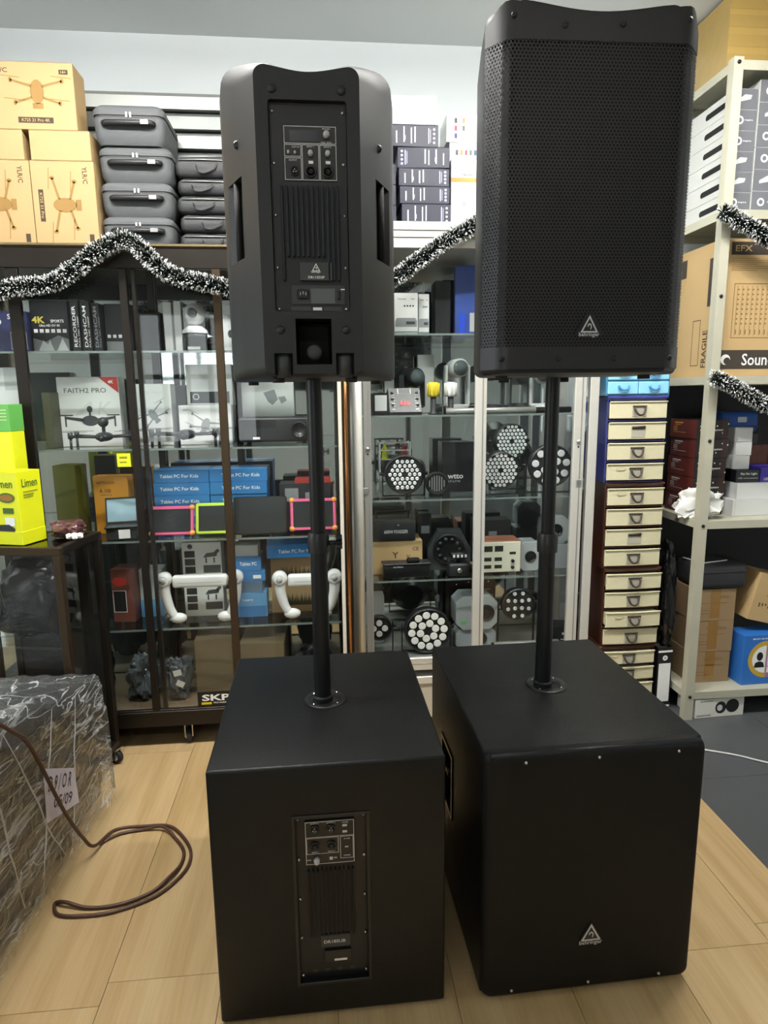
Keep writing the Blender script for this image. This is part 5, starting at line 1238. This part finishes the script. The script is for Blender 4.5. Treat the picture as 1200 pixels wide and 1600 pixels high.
def octa(x, y, z, w, h, d, label, cone=.03, dx=0, tri=None, rot=0):
    t = thing('octagon_speaker', label, 'speaker', (x, y, z), (0, 0, rot), 'grey octagonal speakers'); c = min(w, h)*.2
    P = [(-w/2+c, 0), (w/2-c, 0), (w/2, c), (w/2, h-c), (w/2-c, h), (-w/2+c, h), (-w/2, h-c), (-w/2, c)]
    bm = BM(); prism(bm, P, .012, d); obj('shell', bm, M_gsp, t)
    bm = BM(); prism(bm, [(u*.985, (v-h/2)*.985+h/2) for u, v in P], 0, .0115); obj('front_baffle', bm, mat('pale grey baffle', 'a3aaab', .45), t)
    bm = BM(); lathe(bm, [(cone, .0), (cone, -.004), (cone*.9, -.005), (cone*.75, .0), (cone*.3, .004 if False else -.001), (0, -.004)], (dx, 0, h*.5), 'y', 24); obj('cone', bm, M_plast2, t, smooth=50)
    return t
octa(.955, 2.86, z, .108, .138, .10, 'grey octagonal speaker beside the power supply', .027)
t = carton('grey_box', 'plain grey box right of the octagonal speaker', 'box', 1.018, 1.150, 2.88, .12, z, .115, M_gsp); clean(t)
octa(1.09, 2.90, z+.1155, .125, .135, .09, 'grey octagonal speaker standing on the plain grey box', .03)
for k, (a, b, y, h, lab) in enumerate(((.72, .90, 3.0, .22, 'dark box behind the power supply in cling film'), (.46, .52, 3.07, .25, 'dark box behind the fog machine'))):
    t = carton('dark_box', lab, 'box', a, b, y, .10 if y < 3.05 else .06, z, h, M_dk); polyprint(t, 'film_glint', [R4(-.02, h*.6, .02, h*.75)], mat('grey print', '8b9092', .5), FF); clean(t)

z = .3186
par(.236, 2.835, z, .058, ringpts(((.026, 4, 0),)), .0145, 'small lamp with four white lenses at the left end, bottom shelf', 0, 0, .075, .08)
t = carton('white_box', 'white box behind the four lens lamp', 'box', .185, .275, 2.98, .08, z, .24, M_wbox); clean(t)
par(.462, 2.825, z, .108, ringpts(((.076, 12, .1), (.037, 6, .3))), .0172, 'largest round led lamp with two rings of white lenses', 0, 0, .006, .12, mat('white led lens', 'f1f3ee', .3, emit=0))
octa(.70, 2.86, z, .195, .095, .11, 'grey octagonal speaker lying lower of two behind the centre stile', .033, .02)
octa(.70, 2.85, z+.0955, .20, .165, .12, 'grey octagonal speaker with a green sticker on the lower one', .04, .045)
polyprint(bpy.data.objects['octagon_speaker.003'], 'green_sticker', [R4(-.075, .03, -.05, .045)], mat('green sticker', '5fc36a', .5), FF)
t = carton('laser_box', 'dark brown laser show box behind the octagonal speakers', 'box', .60, .835, 3.02, .09, z, .30, mat('laser box brown', '2a1a17', .4)); letters(t, [('laser show system', .03, .24, .12, .012)], M_lp, FF); polyprint(t, 'star', [ngon(u, v, .004, None, 6) for u, v in ((-.08, .27), (-.05, .22), (.08, .28), (.1, .21), (-.02, .28), (.05, .2))], M_white, FF); clean(t)
par(.905, 2.875, z, .08, [(-.02, .055), (.02, .055), (-.05, .022), (-.017, .019), (.017, .019), (.05, .022), (-.05, -.02), (-.017, -.017), (.017, -.017), (.05, -.02), (-.02, -.055), (.02, -.055)], .0095, 'round led lamp with twelve spread lenses over the silver bar', 0, 0, .125, .09)
t = thing('silver_bar_lamp', 'long silver bar lying at the front of the bottom shelf', 'lamp bar', (.925, 2.80, z))
bm = BM(); tube(bm, [(-.155, 0, .025), (.155, 0, .025)], .0245, 18); obj('bar_body', bm, M_alud, t)
for sx in (-1, 1): bm = BM(); tube(bm, [(sx*.155, 0, .025), (sx*.162, 0, .025)], .022, 18); obj('end_cap', bm, M_plast2, t)
t = carton('device_box', 'small black device with a white label at the right end, bottom shelf', 'device', 1.072, 1.155, 2.84, .10, z, .095, M_plast2, R(-12)); polyprint(t, 'white_label', [R4(.0, .055, .028, .067), R4(-.005, .03, .035, .035)], M_lp, FF); clean(t)

# ------------------------------------------------------------------ plastic drawer tower
M_cream = mat('cream plastic', 'd8d2b0', .4, var=(3, .03)); M_hole = mat('brown handle', '3c322a', .5); M_clear = mat('frosted plate', 'b3b0a0', .35)
def drawer(t, w, z0, h, pull=0, oval=False, slip=False):
    bm = BM(); rings = []
    n = 10
    for y, e in ((.0, .0), (-.006, 0), (-.009, .0025)):
        lo = [(-w/2+e+(w-2*e)*k/n, y-.006*math.sin(PI*k/n), z0+.006+e) for k in range(n+1)]; hi = [(-w/2+e+(w-2*e)*k/n, y-.006*math.sin(PI*k/n), z0+h-.006-e) for k in range(n, -1, -1)]
        rings.append(lo+hi)
    loft(bm, rings, smooth=False)
    o = obj('drawer', bm, M_cream, t, loc=(0, -.004-pull, 0))
    bm = BM(); rim = []
    for k in range(n+1):
        x = -w/2+w*k/n; rim.append((x, -.011-.006*math.sin(PI*k/n), z0+h-.007))
    tube(bm, rim, .0035, 6); obj('rim', bm, M_cream, o)
    bm = BM(); box(bm, -w/2+.006, w/2-.006, .001, .03+pull, z0+.012, z0+h-.012); obj('tray', bm, M_cream, o)
    bm = BM(); yy = -.0165; cz = z0+h*.45
    box(bm, -.033, .033, yy, yy+.004, cz-.026, cz+.024, .002, 1); pl_ = obj('handle_recess', bm, M_clear, o)
    bm = BM()
    if slip: tube(bm, [(-.03, yy-.002, cz+.02), (.03, yy-.002, cz+.022)], .005, 6); box(bm, -.03, .03, yy-.003, yy, cz+.012, cz+.022)
    else: tube(bm, [(.024*math.cos(a), yy-.003-.012*abs(math.sin(a)), cz+.018-.036*math.sin(a)) for a in [PI*k/12 for k in range(13)]], .0045, 6); box(bm, -.032, .032, yy-.003, yy, cz+.017, cz+.024)
    obj('handle', bm, M_hole, o)
    if oval: polyprint(o, 'oval_mark', [[(x-.07, v) for x, v in ngon(0, z0+h*.66, .022, .007, 20)]], mat('oval print', 'b9a97a', .5), lambda u, v: (u, -.0155, v)); polyprint(o, 'oval_middle', [[(x-.07, v) for x, v in ngon(0, z0+h*.66, .020, .0055, 20)]], M_cream, lambda u, v: (u, -.0157, v))
    return o
def drawer_unit(x0, x1, z0, z1, n, m, label, ovals=(), slips=(), pulls={}):
    t = thing('drawer_unit', label, 'drawers', ((x0+x1)/2, 2.765, z0), 0, 'plastic drawer units in the tower'); w = x1-x0; H = z1-z0; h = (H-.02)/n; d = .36
    for sx in (-1, 1): bm = BM(); box(bm, min(sx*w/2, sx*(w/2-.004)), max(sx*w/2, sx*(w/2-.004)), .004, d, 0, H, .001, 1); obj('side_panel', bm, m, t)
    bm = BM(); box(bm, -w/2, w/2, d, d+.004, 0, H); obj('back_panel', bm, m, t)
    for k in range(n+1):
        zz = h*k; bm = BM(); box(bm, -w/2+.004, w/2-.004, .0, d, zz, zz+.006 if k < n else H, .0015, 1); obj('divider', bm, m, t)
    bm = BM(); box(bm, -w/2-.003, w/2+.003, -.006, d+.004, H-.012, H-.0005, .003, 1); obj('top_plate', bm, m, t)
    for k in range(n):
        i = n-1-k  # counted from the top
        drawer(t, w-.008, h*k+.006, h-.006, pulls.get(i, 0), i in ovals, i in slips)
M_br = mat('brown drawer shell', '4a2418', .35, coat=.2); M_bl = mat('violet blue drawer shell', '3f4590', .35)
drawer_unit(1.272, 1.540, .0005, .337, 4, M_br, 'brown cream drawer unit at the foot of the tower', (0,))
drawer_unit(1.276, 1.546, .3375, .716, 4, M_br, 'brown cream drawer unit second from the foot, one drawer pulled out', (2,), (), {2: .018, 0: .006})
drawer_unit(1.264, 1.534, .7165, 1.112, 4, M_br, 'brown cream drawer unit under the violet blue one', (0,), (2,))
drawer_unit(1.254, 1.524, 1.1125, 1.497, 4, M_bl, 'violet blue drawer unit with four cream drawers', (3,), (1,))
M_tb = mat('clear blue plastic', '5fb4e0', .2, trans=.35)
t = thing('small_drawer_box', 'sky blue small drawer box on top of the tower', 'drawers', (1.385, 2.76, 1.4975))
bm = BM(); box(bm, -.145, .145, .004, .2, 0, .004); box(bm, -.145, -.141, .004, .2, .004, .125); box(bm, .141, .145, .004, .2, .004, .125); box(bm, -.141, .141, .196, .2, .004, .125); box(bm, -.145, .145, .004, .2, .125, .130); box(bm, -.141, .141, .004, .196, .062, .066); obj('shell', bm, MATS['clear blue plastic'], t)
for i in range(2):
    for j in range(2):
        bm = BM(); box(bm, -.139+.14*i, -.002+.14*i, -.004, .18, .006+.061*j, .06+.061*j, .003, 1); o = obj('drawer', bm, mat('pale blue plastic', '8fd0f0', .25), t)
        bm = BM(); cx, cz = -.07+.14*i, .033+.061*j; tube(bm, [(cx+.022*math.cos(a), -.008-.006*abs(math.sin(a)), cz+.010-.02*math.sin(a)) for a in [PI*k/10 for k in range(11)]], .0045, 6); obj('handle', bm, mat('blue handle', '3f86c4', .3), o)

# ------------------------------------------------------------------ goods on the metal shelf
z = SSH[0]+E_
t = carton('taped_carton', 'big carton wrapped in shiny brown tape on top of the metal shelf', 'box', 1.655, 2.15, 2.72, .36, z, .27, mat('shiny brown tape wrap', 'a58a4c', .16, var=(5, .18), bump=(25, .9), coat=.5), 0, style='carton')
polyprint(t, 'white_sticker', [R4(-.06, .07, .02, .13)], M_white, FF)
for k, v in enumerate((.03, .10, .17, .235)): bm = BM(); box(bm, -.2478, .2478, -.0012, -.0002, v-.022, v+.022); obj('tape_band', bm, mat('tape layer', '9c8247', .15, coat=.6), t)
clean(t)
z = SSH[1]+E_
M_gf = mat('grey box front', '6a6c72', .45); M_ws = mat('white box side', 'c9cbc8', .5)
def device_box(x0, x1, zz, h, kind, lab):
    w = x1-x0; d = .37
    t = carton('device_carton', lab, 'box', x0, x1, 2.70, d, zz, h, M_ws, 0, 'grey fronted cartons on the metal shelf')
    polyprint(t, 'grey_front', [R4(-w/2+.001, .001, w/2-.001, h-.001)], M_gf, FF)
    if kind == 'ring': polyprint(t, 'ring_mark', [ngon(-w*.2, h*.5, .016, None, 18)], M_white, FF2(.001)); polyprint(t, 'ring_middle', [ngon(-w*.2, h*.5, .009, None, 18)], M_gf, FF2(.0014)); letters(t, [('inspire', w*.18, h*.5, w*.35, .008)], M_white, FF2(.001))
    else: polyprint(t, 'device_picture', [[(-w*.3, h*.35), (w*.2, h*.5), (w*.25, h*.7), (-w*.05, h*.72), (-w*.3, h*.5)]], M_lp, FF2(.001))
    fl = face_map('left', w, d)
    polyprint(t, 'grip_slot', [[(.06+a, h*.5+b) for a, b in ngon(-.06, 0, .012, .012, 10, PI/2, 3*PI/2)+ngon(.06, 0, .012, .012, 10, -PI/2, PI/2)]], M_deep, fl); clean(t)
zz = z; n_ = ['lowest', 'second from below', 'third from below', 'fourth from below', 'fifth from below', 'topmost']
for k, kd in enumerate(('ring', 'wedge', 'wedge', 'ring', 'ring', 'wedge')):
    device_box(1.688, 1.788, zz, .0775, kd, 'grey fronted carton beside the shelf post, '+n_[k]); zz += .078
zz = z
for k, kd in enumerate(('ring', 'wedge', 'ring', 'ring', 'wedge', 'ring')):
    device_box(1.795, 1.935, zz, .0835, kd, 'wider grey fronted carton in the second column, '+n_[k]); zz += .084
z = SSH[2]+E_
t = carton('mixer_carton', 'large kraft mixer carton with a console drawing and dark title bars', 'box', 1.692, 2.10, 2.705, .37, z, .565, M_kraft, style='carton')
M_dkb = mat('dark taupe print', '3b332a', .6)
polyprint(t, 'title_bar', [R4(-.165, .50, .20, .552)], M_dkb, FF); polyprint(t, 'foot_bar', [R4(-.195, .03, .203, .11)], M_dkb, FF)
letters(t, [('EFX', -.11, .526, .075, .024)], M_kraft, FF2(.001)); letters(t, [('Soundcraft', .05, .07, .26, .05)], M_white, FF2(.001), 'title')
polyprint(t, 'swirl_mark', [ngon(-.155, .07, .022, None, 20)], M_white, FF2(.001)); polyprint(t, 'swirl_middle', [ngon(-.148, .064, .015, None, 20)], M_dkb, FF2(.0014))
polyprint(t, 'small_print', [R4(-.16, .485-.008*q, -.16+.12+.1*(q % 3), .487-.008*q) for q in range(7)], MATS['brown print'], FF)
g = []
for q in range(14):
    u = -.125+.022*q; g += [R4(u, .17, u+.002, .375)] + [ngon(u+.006, .36-.02*k, .004, None, 6) for k in range(8)] + [R4(u+.004, .175, u+.008, .195)]
polyprint(t, 'console_drawing', g+frame_polys(-.14, .16, .2, .385, .003), MATS['brown print'], FF)
fl = face_map('left', .408, .37)
letters(t, [('FRAGILE', .10, .12, .16, .035, 90)], M_dprint, fl); polyprint(t, 'side_panel_print', [R4(.10, .30, .16, .50), R4(-.15, .45, -.08, .53)], M_dkb, fl); polyprint(t, 'frame_print', frame_polys(.0, .05, .06, .25, .003), M_dprint, fl); clean(t)
z = SSH[3]+E_
M_lf = mat('laser front', '1d1412', .4); M_lsd = mat('laser side', '5a241d', .45)
zz = z
for k in range(5):
    h = .0875; x0 = 1.694+random.uniform(-.003, .003)
    t = carton('laser_box', 'laser show box on the metal shelf, '+['lowest of the stack', 'second from the bottom', 'middle of the stack', 'second from the top', 'topmost of the stack'][k], 'box', x0, x0+.155, 2.80, .22, zz, h, M_lf, R(random.uniform(-1.5, 1.5)), 'laser show boxes on the metal shelf'); zz += h+.0006
    letters(t, [('Laser show system', -.005, h*.45, .11, .012)], M_white, FF); polyprint(t, 'star', [ngon(-.06+.027*q, h*(.2+.6*abs(math.sin(q*2.1+k))), .0028+.001*(q % 2), None, 6) for q in range(6)], M_white, FF); polyprint(t, 'brown_end', [R4(.045, .001, .077, h-.001)], mat('laser end', '35201b', .4), FF2(.0004))
    fl = face_map('left', .155, .22); polyprint(t, 'red_side', [R4(-.109, .001, .109, h-.001)], M_lsd, fl); polyprint(t, 'side_print', [R4(-.07, h-.02, .0, h-.014), R4(-.07, h-.028, -.02, h-.025), R4(-.08, .025, .03, .027)]+[R4(-.08, .034+.008*q, -.045, .037+.008*q) for q in range(3)], mat('orange yellow print', 'd9a13c', .5) if k == 4 else M_lp, face_map('left', .155, .22, off=.001)); clean(t)
crumple_bag('white_bag', 'crumpled white plastic bag at the shelf post', 'bag', (1.69, 2.742, z), (.17, .075, .125), mat('white bag', 'eceeea', .5, bump=(30, .4)), 31, 4, rough=.45)
t = thing('blue_pouch', 'blue fabric pouch behind the laser boxes', 'pouch', (1.98, 2.93, z))
bm = BM(); box(bm, -.11, .11, 0, .13, 0, .37, .006, 1); obj('carton_core', bm, M_dk, t)
bm = BM(); box(bm, -.10, .10, -.012, .12, .371, .47, .025, 3); b_ = obj('pouch', bm, mat('blue fabric', '1d4f9a', .6, var=(8, .15), bump=(50, .3)), t, smooth=60)
bm = BM(); box(bm, -.015, .03, -.014, -.0115, .42, .445); obj('patch', bm, M_lp, b_)
bm = BM(); box(bm, -.10, .10, -.016, -.011, .395, .402); obj('zip', bm, M_navyb, b_)
for k, (a, h_) in enumerate(((1.862, .076), (1.885, .074))):
    t = carton('white_carton', ['long white carton lying lowest on the shelf beside the laser boxes', 'long white carton lying on the other, under the flat lamp box'][k], 'box', a, 2.12, 2.75+.008*k, .16, z+.0768*k, h_, M_wbox, R(-2 if k else 1), 'long white cartons'); bm = BM(); box(bm, -.118, -.117, -.0008, 0, .004, h_-.004); obj('fold_line', bm, M_gbox, t); clean(t)
zz = z+.152
t = carton('flat_lamp_box', 'black box lettered Flat Par Light', 'box', 1.884, 1.998, 2.775, .12, zz, .058, M_blkbox); letters(t, [('Flat Par Light', .005, .038, .08, .013)], M_white, FF); letters(t, [('RGB', -.035, .02, .02, .007)], M_lp, FF); polyprint(t, 'line', [R4(-.02, .018, .05, .0195)], M_white, FF); clean(t)
t = carton('flat_lamp_box', 'purple box lettered LED beside the flat par box', 'box', 2.003, 2.12, 2.775, .12, zz, .07, mat('purple card', '3d2f9a', .4)); letters(t, [('LED PAR', -.01, .014, .06, .012)], M_white, FF); clean(t)
zz += .0586
for k in range(3):
    t = carton('small_white_box', 'small white box on the flat par box, '+['lowest', 'middle', 'top'][k]+' of three', 'box', 1.888+.003*k, 1.962+.003*k, 2.80, .07, zz, .063, M_wbox, R((2, -3, 6)[k]), 'small white boxes on the metal shelf'); clean(t); zz += .0636
t = carton('brown_box', 'brown speckled box behind the purple box', 'box', 2.0, 2.12, 2.90, .02, z+.154, .16, mat('speckled brown', '6b3f30', .6, var=(60, .5))); clean(t)
z = SSH[4]+E_
zz = z
for k in range(3):
    t = carton('brown_carton', 'taped brown carton under the black case, '+['lowest', 'middle', 'uppermost'][k]+' of three', 'box', 1.714+.002*k, 1.914+.003*k, 2.75, .22, zz, .1535, M_kraft2, R((0, -1.5, 1)[k]), 'taped brown cartons', 'carton', tape=.14)
    letters(t, [('TRUE BASS', .015, .118, .10, .014)], M_kraftprint, FF2(.0012)); polyprint(t, 'faint_print', [R4(-.07, .085, .06, .088), R4(-.07, .05, -.02, .053), R4(-.07, .035, .0, .038)], M_kraftprint, FF); clean(t); zz += .1545
t = thing('black_case', 'black padded case lying on the taped cartons', 'case', (1.835, 2.735, zz))
bm = BM(); box(bm, -.12, .13, 0, .2, 0, .125, .03, 4); obj('case_body', bm, M_soft, t, smooth=60)
bm = BM(); tube(bm, [(-.10, .0, .085), (.11, .0, .085)], .003, 6); obj('zip', bm, M_zip, t)
t = thing('magazine', 'thin glossy magazine lying on the black case', 'magazine', (1.80, 2.83, zz+.1255), R(15))
bm = BM(); box(bm, -.075, .075, -.06, .06, 0, .004); obj('pages', bm, M_white, t); bm = BM(); box(bm, -.072, .072, -.057, .057, .004, .005); obj('cover', bm, M_dk, t)
t = carton('picture_box', 'blue box with two black head silhouettes in a colour ring', 'box', 1.945, 2.19, 2.70, .12, z, .245, mat('sky blue print card', '2f6fc0', .4), R(1))
polyprint(t, 'colour_ring_left', [[(x-.005, v) for x, v in ngon(0, .125, .092, .092, 14, PI/2, 3*PI/2)]], mat('mustard print', 'c9a63a', .5), FF); polyprint(t, 'colour_ring_right', [[(x-.005, v) for x, v in ngon(0, .125, .092, .092, 14, -PI/2, PI/2)]], mat('mauve print', 'a5789a', .5), FF)
polyprint(t, 'white_window', [[(-.008+x, v) for x, v in ngon(0, .125, .068, .068, 14, PI/2, 3*PI/2)], [(.002+x, v) for x, v in ngon(0, .125, .068, .068, 14, -PI/2, PI/2)]], M_white, FF2(.001))
polyprint(t, 'head_silhouette', [ngon(-.038, .14, .016, .022, 14), [(-.065, .085), (-.012, .085), (-.018, .108), (-.032, .115), (-.045, .115), (-.06, .108)], ngon(.032, .138, .02, .024, 14), [(.005, .085), (.06, .085), (.054, .108), (.04, .115), (.025, .115), (.01, .108)]], M_black, FF2(.0014))
polyprint(t, 'white_corner', [[(.09, 0), (.122, 0), (.122, .06)], [(.09, .2445), (.122, .2445), (.122, .16)]], M_white, FF); letters(t, [('MAGIC MUSIC', -.04, .228, .08, .009)], M_white, FF2(.001)); clean(t)
t = thing('tipped_carton', 'kraft carton tipped on its corner above the picture box', 'box', (2.06, 2.74, z+.262), (0, R(14), 0))
bm = BM(); box(bm, -.095, .12, 0, .16, .03, .26, .0015, 1); obj('body', bm, M_kraft, t); bm = BM(); box(bm, -.094, .119, .0, .159, .26, .2615); obj('tuck_flap', bm, M_kraft, t)
g = []
for q in range(9): g += [R4(-.06+.016*q, .10+.005*(q % 3), -.054+.016*q, .12), R4(-.03+.012*q, .155, -.026+.012*q, .185+.01*(q % 2))]
polyprint(t, 'stamp_print', g, M_dprint, FF)
t = carton('headphone_box', 'white box with two black round headphones printed, on the floor under the shelf', 'box', 1.70, 1.95, 2.662, .14, .0005, .093, mat('off white card', 'd9d9d0', .5), R(3))
polyprint(t, 'headphone_picture', [ngon(.005, .047, .028, .030, 20), ngon(.065, .052, .034, .034, 20)], M_black, FF); polyprint(t, 'ear_pad_picture', [ngon(.0, .046, .014, .016, 16)], M_lp, FF2(.001))
letters(t, [('BLUETOOTH', -.07, .083, .06, .007), ('HEADPHONE', -.08, .012, .07, .008)], M_dprint, FF); clean(t)
t = thing('ring_binder', 'black lever arch binder with a long white spine label', 'binder', (1.598, 2.765, .0005), R(4))
M_bd = mat('binder board', '17181a', .45)
bm = BM(); box(bm, -.037, .037, 0, .003, 0, .315); obj('spine', bm, M_bd, t)
for sx in (-1, 1): bm = BM(); box(bm, sx*.037-.0015, sx*.037+.0015, .003, .27, 0, .315); obj('cover', bm, M_bd, t)
bm = BM(); box(bm, -.032, .032, .03, .25, .005, .30); obj('paper_block', bm, mat('paper block', 'e8e8e4', .7), t)
polyprint(t, 'spine_label', [R4(-.031, .04, .031, .235), R4(-.037, .29, .037, .3), R4(-.037, .012, .037, .022)], M_white, FF); polyprint(t, 'spine_ring', [ngon(0, .262, .013, None, 18)], M_white, FF); polyprint(t, 'spine_hole', [ngon(0, .262, .007, None, 14)], M_gbox, FF2(.001))
crumple_bag('bin_bag', 'glossy black crumpled sack on the binder between drawers and shelf', 'bag', (1.598, 2.80, .3165), (.075, .13, .50), M_bk, 44, 4, rough=.2, fr=5)

# ------------------------------------------------------------------ goods on and in the counter case
def onctr(u, v, zz): 
    c, s_ = math.cos(R(-10)), math.sin(R(-10)); return (-.885+u*c-v*s_, 2.60+u*s_+v*c, zz)
M_yel = mat('vivid yellow card', 'e6ec18', .45, var=(3, .03)); M_grn = mat('green card', '5fae4e', .45); M_ygp = mat('dark green print', '44661e', .5)
px, py, pz = (-1.137, 2.392, CZ+.0006)
t = thing('yellow_box', 'vivid yellow box lettered Limen standing on the counter', 'box', (px, py, pz), R(-18))
w, d, h = .12, .115, .262
bm = BM(); box(bm, -w/2, w/2, 0, d, .045, h, .0015, 1); obj('body', bm, M_yel, t)
bm = BM(); box(bm, -w/2-.001, w/2+.001, -.001, d+.001, 0, .05, .0015, 1); obj('base_tray', bm, M_yel, t)
bm = BM(); box(bm, -w/2, w/2, 0, d, h, h+.0015); obj('tuck_flap', bm, M_yel, t)
fr_ = face_map('right', w, d, off=.0016)
letters(t, [('Limen', .0, .222, .075, .03)], M_ygp, fr_, 'title'); polyprint(t, 'small_print', [R4(-.035, .188, .035, .192), R4(-.035, .176, .015, .182), R4(-.035, .168, .012, .173)], mat('olive print', '8a9426', .5), fr_)
letters(t, [('Limen', .0, .222, .08, .03)], M_ygp, FF2(.0016), 'title'); polyprint(t, 'oval_mark', [ngon(.01, .172, .035, .018, 20), R4(-.01, .115, .035, .135)], M_ygp, FF2(.0016)); polyprint(t, 'oval_middle', [ngon(.01, .172, .028, .012, 20)], mat('brown gold print', '9a6a20', .5), FF2(.002)); polyprint(t, 'white_mark', [R4(-.005, .07, .035, .10)], M_white, FF2(.0016)); polyprint(t, 'device_picture', [[(-.05, .05), (.03, .05), (.035, .06), (.01, .075), (-.05, .072)]], M_dk, FF2(.002))
px, py, pz = (-1.21, 2.55, CZ+.0006)
t = thing('green_yellow_box', 'taller yellow box with a green top behind the Limen box', 'box', (px, py, pz), R(-10))
bm = BM(); box(bm, -.055, .055, 0, .08, 0, .40, .002, 1); obj('body', bm, M_yel, t)
bm = BM(); box(bm, -.0558, .0558, -.0008, .0808, .40, .50, .001, 1); obj('green_top', bm, M_grn, t)
polyprint(t, 'small_print', [R4(-.045, .44+.012*q, .045, .445+.012*q) for q in range(4)], mat('pale green print', 'a9d08a', .5), FF2(.0015))
px, py, pz = onctr(-.07, -.10, CZ+.0006)
crumple_bag('parts_bag', 'crinkled clear bag of dark red parts on the counter', 'bag', (px, py, pz), (.12, .10, .06), mat('bagged parts', '5a3a3a', .2, var=(20, .4), bump=(40, .8)), 51)
px, py, pz = onctr(-.016, -.16, CZ+.0006)
t = thing('ribbon_bow', 'small white ribbon bow on the counter corner', 'bow', (px, py, pz))
for q in range(10):
    a = 2*PI*q/10; bm = BM(); ico(bm, (.02*math.cos(a), .016*math.sin(a), .012+.006*(q % 2)), .010, 1, (1.3, 1.1, .8)); obj('loop', bm, M_white, t)
for k, (u, v, zz, s_, m, sd, lab) in enumerate(((-.20, -.15, .6086, (.26, .18, .30), M_bk, 61, 'black plastic bag on the upper counter shelf'), (-.235, -.16, .1006, (.17, .16, .2), mat('blue plastic bag', '153a7a', .3, bump=(30, .5)), 63, 'blue plastic bag low inside the counter case'), (-.058, -.16, .1006, (.05, .16, .3), M_grayfilm, 65, 'grey bagged cables beside the blue bag in the counter'))):
    px, py, pz = onctr(u, v, zz); crumple_bag('goods_bag', lab, 'bag', (px, py, pz), s_, m, sd, rough=.15)

# ------------------------------------------------------------------ tinsel garlands
M_tin = mat('white tinsel', 'f8faf9', .4, 0); M_tind = mat('dark tinsel', '14201c', .35, .3)
def garland(P, label, r=.034, seed=1, dens=7000):
    t = thing('tinsel_garland', label, 'garland', (0, 0, 0), 0, 'white tipped tinsel garlands')
    path = smooth_path(P, 10); L_ = [0]
    for a, b in zip(path, path[1:]): L_.append(L_[-1]+(b-a).length)
    bm = BM(); tube(bm, path, .006, 6); obj('core_cord', bm, M_tind, t)
    rr = random.Random(seed); tot = L_[-1]; n = int(tot*dens)
    for nm, m, ra, rb, cnt in (('dark_tinsel', M_tind, .1, .93, int(n*1.0)), ('white_tinsel', M_tin, .80, 1.06, int(n*.62))):
        V = []; F = []
        k = 0
        for i in range(cnt):
            s = rr.uniform(0, tot)
            lo, hi = 0, len(L_)-1
            while hi-lo > 1:
                mid = (lo+hi)//2
                if L_[mid] <= s: lo = mid
                else: hi = mid
            f = (s-L_[lo])/max(1e-9, L_[hi]-L_[lo]); c = path[lo].lerp(path[hi], f); d = (path[hi]-path[lo]).normalized(); u, v = _frame(d)
            a = rr.uniform(0, 2*PI); rad = u*math.cos(a)+v*math.sin(a); rad = (rad+d*rr.uniform(-.5, .5)).normalized()
            R1 = r*(.85+.25*rr.random()); p0 = c+rad*R1*ra*rr.uniform(.8, 1.2); p1 = c+rad*R1*rb*rr.uniform(.85, 1.1)
            q = rad.cross(Vector((rr.uniform(-1, 1), rr.uniform(-1, 1), rr.uniform(-1, 1)))).normalized()*rr.uniform(.0011, .0021)
            V += [p0-q, p0+q, p1+q, p1-q]; F.append((k, k+1, k+2, k+3)); k += 4
        me = bpy.data.meshes.new(nm); me.from_pydata([tuple(p) for p in V], [], F); me.materials.append(m)
        o = bpy.data.objects.new(nm, me); COL.objects.link(o); o.parent = t; o['kind'] = 'stuff'
gy = 2.612
garland([(-1.45, gy, 1.88), (-1.30, gy, 1.892), (-1.184, gy, 1.904), (-1.114, gy, 1.918), (-1.01, gy, 1.927), (-.95, gy, 1.951), (-.876, gy, 2.001), (-.814, gy, 2.047), (-.74, gy, 2.085), (-.70, gy, 2.088), (-.672, gy, 2.072), (-.629, gy, 2.028), (-.573, gy, 1.980), (-.504, gy, 1.951), (-.409, gy, 1.935), (-.337, gy, 1.918), (-.2, gy, 1.90), (-.05, gy, 1.91), (.07, gy, 1.93)], 'white tinsel garland draped along the bronze cabinet top', seed=3)
garland([(.13, 2.69, 1.94), (.22, 2.69, 1.955), (.317, 2.69, 1.98), (.396, 2.69, 2.035), (.501, 2.69, 2.108), (.631, 2.69, 2.178), (.70, 2.69, 2.20), (.80, 2.69, 2.17)], 'white tinsel garland rising across the silver cabinet top', seed=5)
garland([(1.615, 2.605, 2.215), (1.65, 2.605, 2.205), (1.699, 2.605, 2.180), (1.76, 2.605, 2.15), (1.814, 2.605, 2.12), (1.95, 2.605, 2.07), (2.1, 2.605, 2.05)], 'white tinsel garland on the upper part of the metal shelf', seed=7)
garland([(1.63, 2.605, 1.568), (1.68, 2.605, 1.55), (1.731, 2.605, 1.525), (1.80, 2.605, 1.49), (1.881, 2.605, 1.452), (2.0, 2.605, 1.42), (2.1, 2.605, 1.41)], 'white tinsel garland on the lower part of the metal shelf', seed=9)
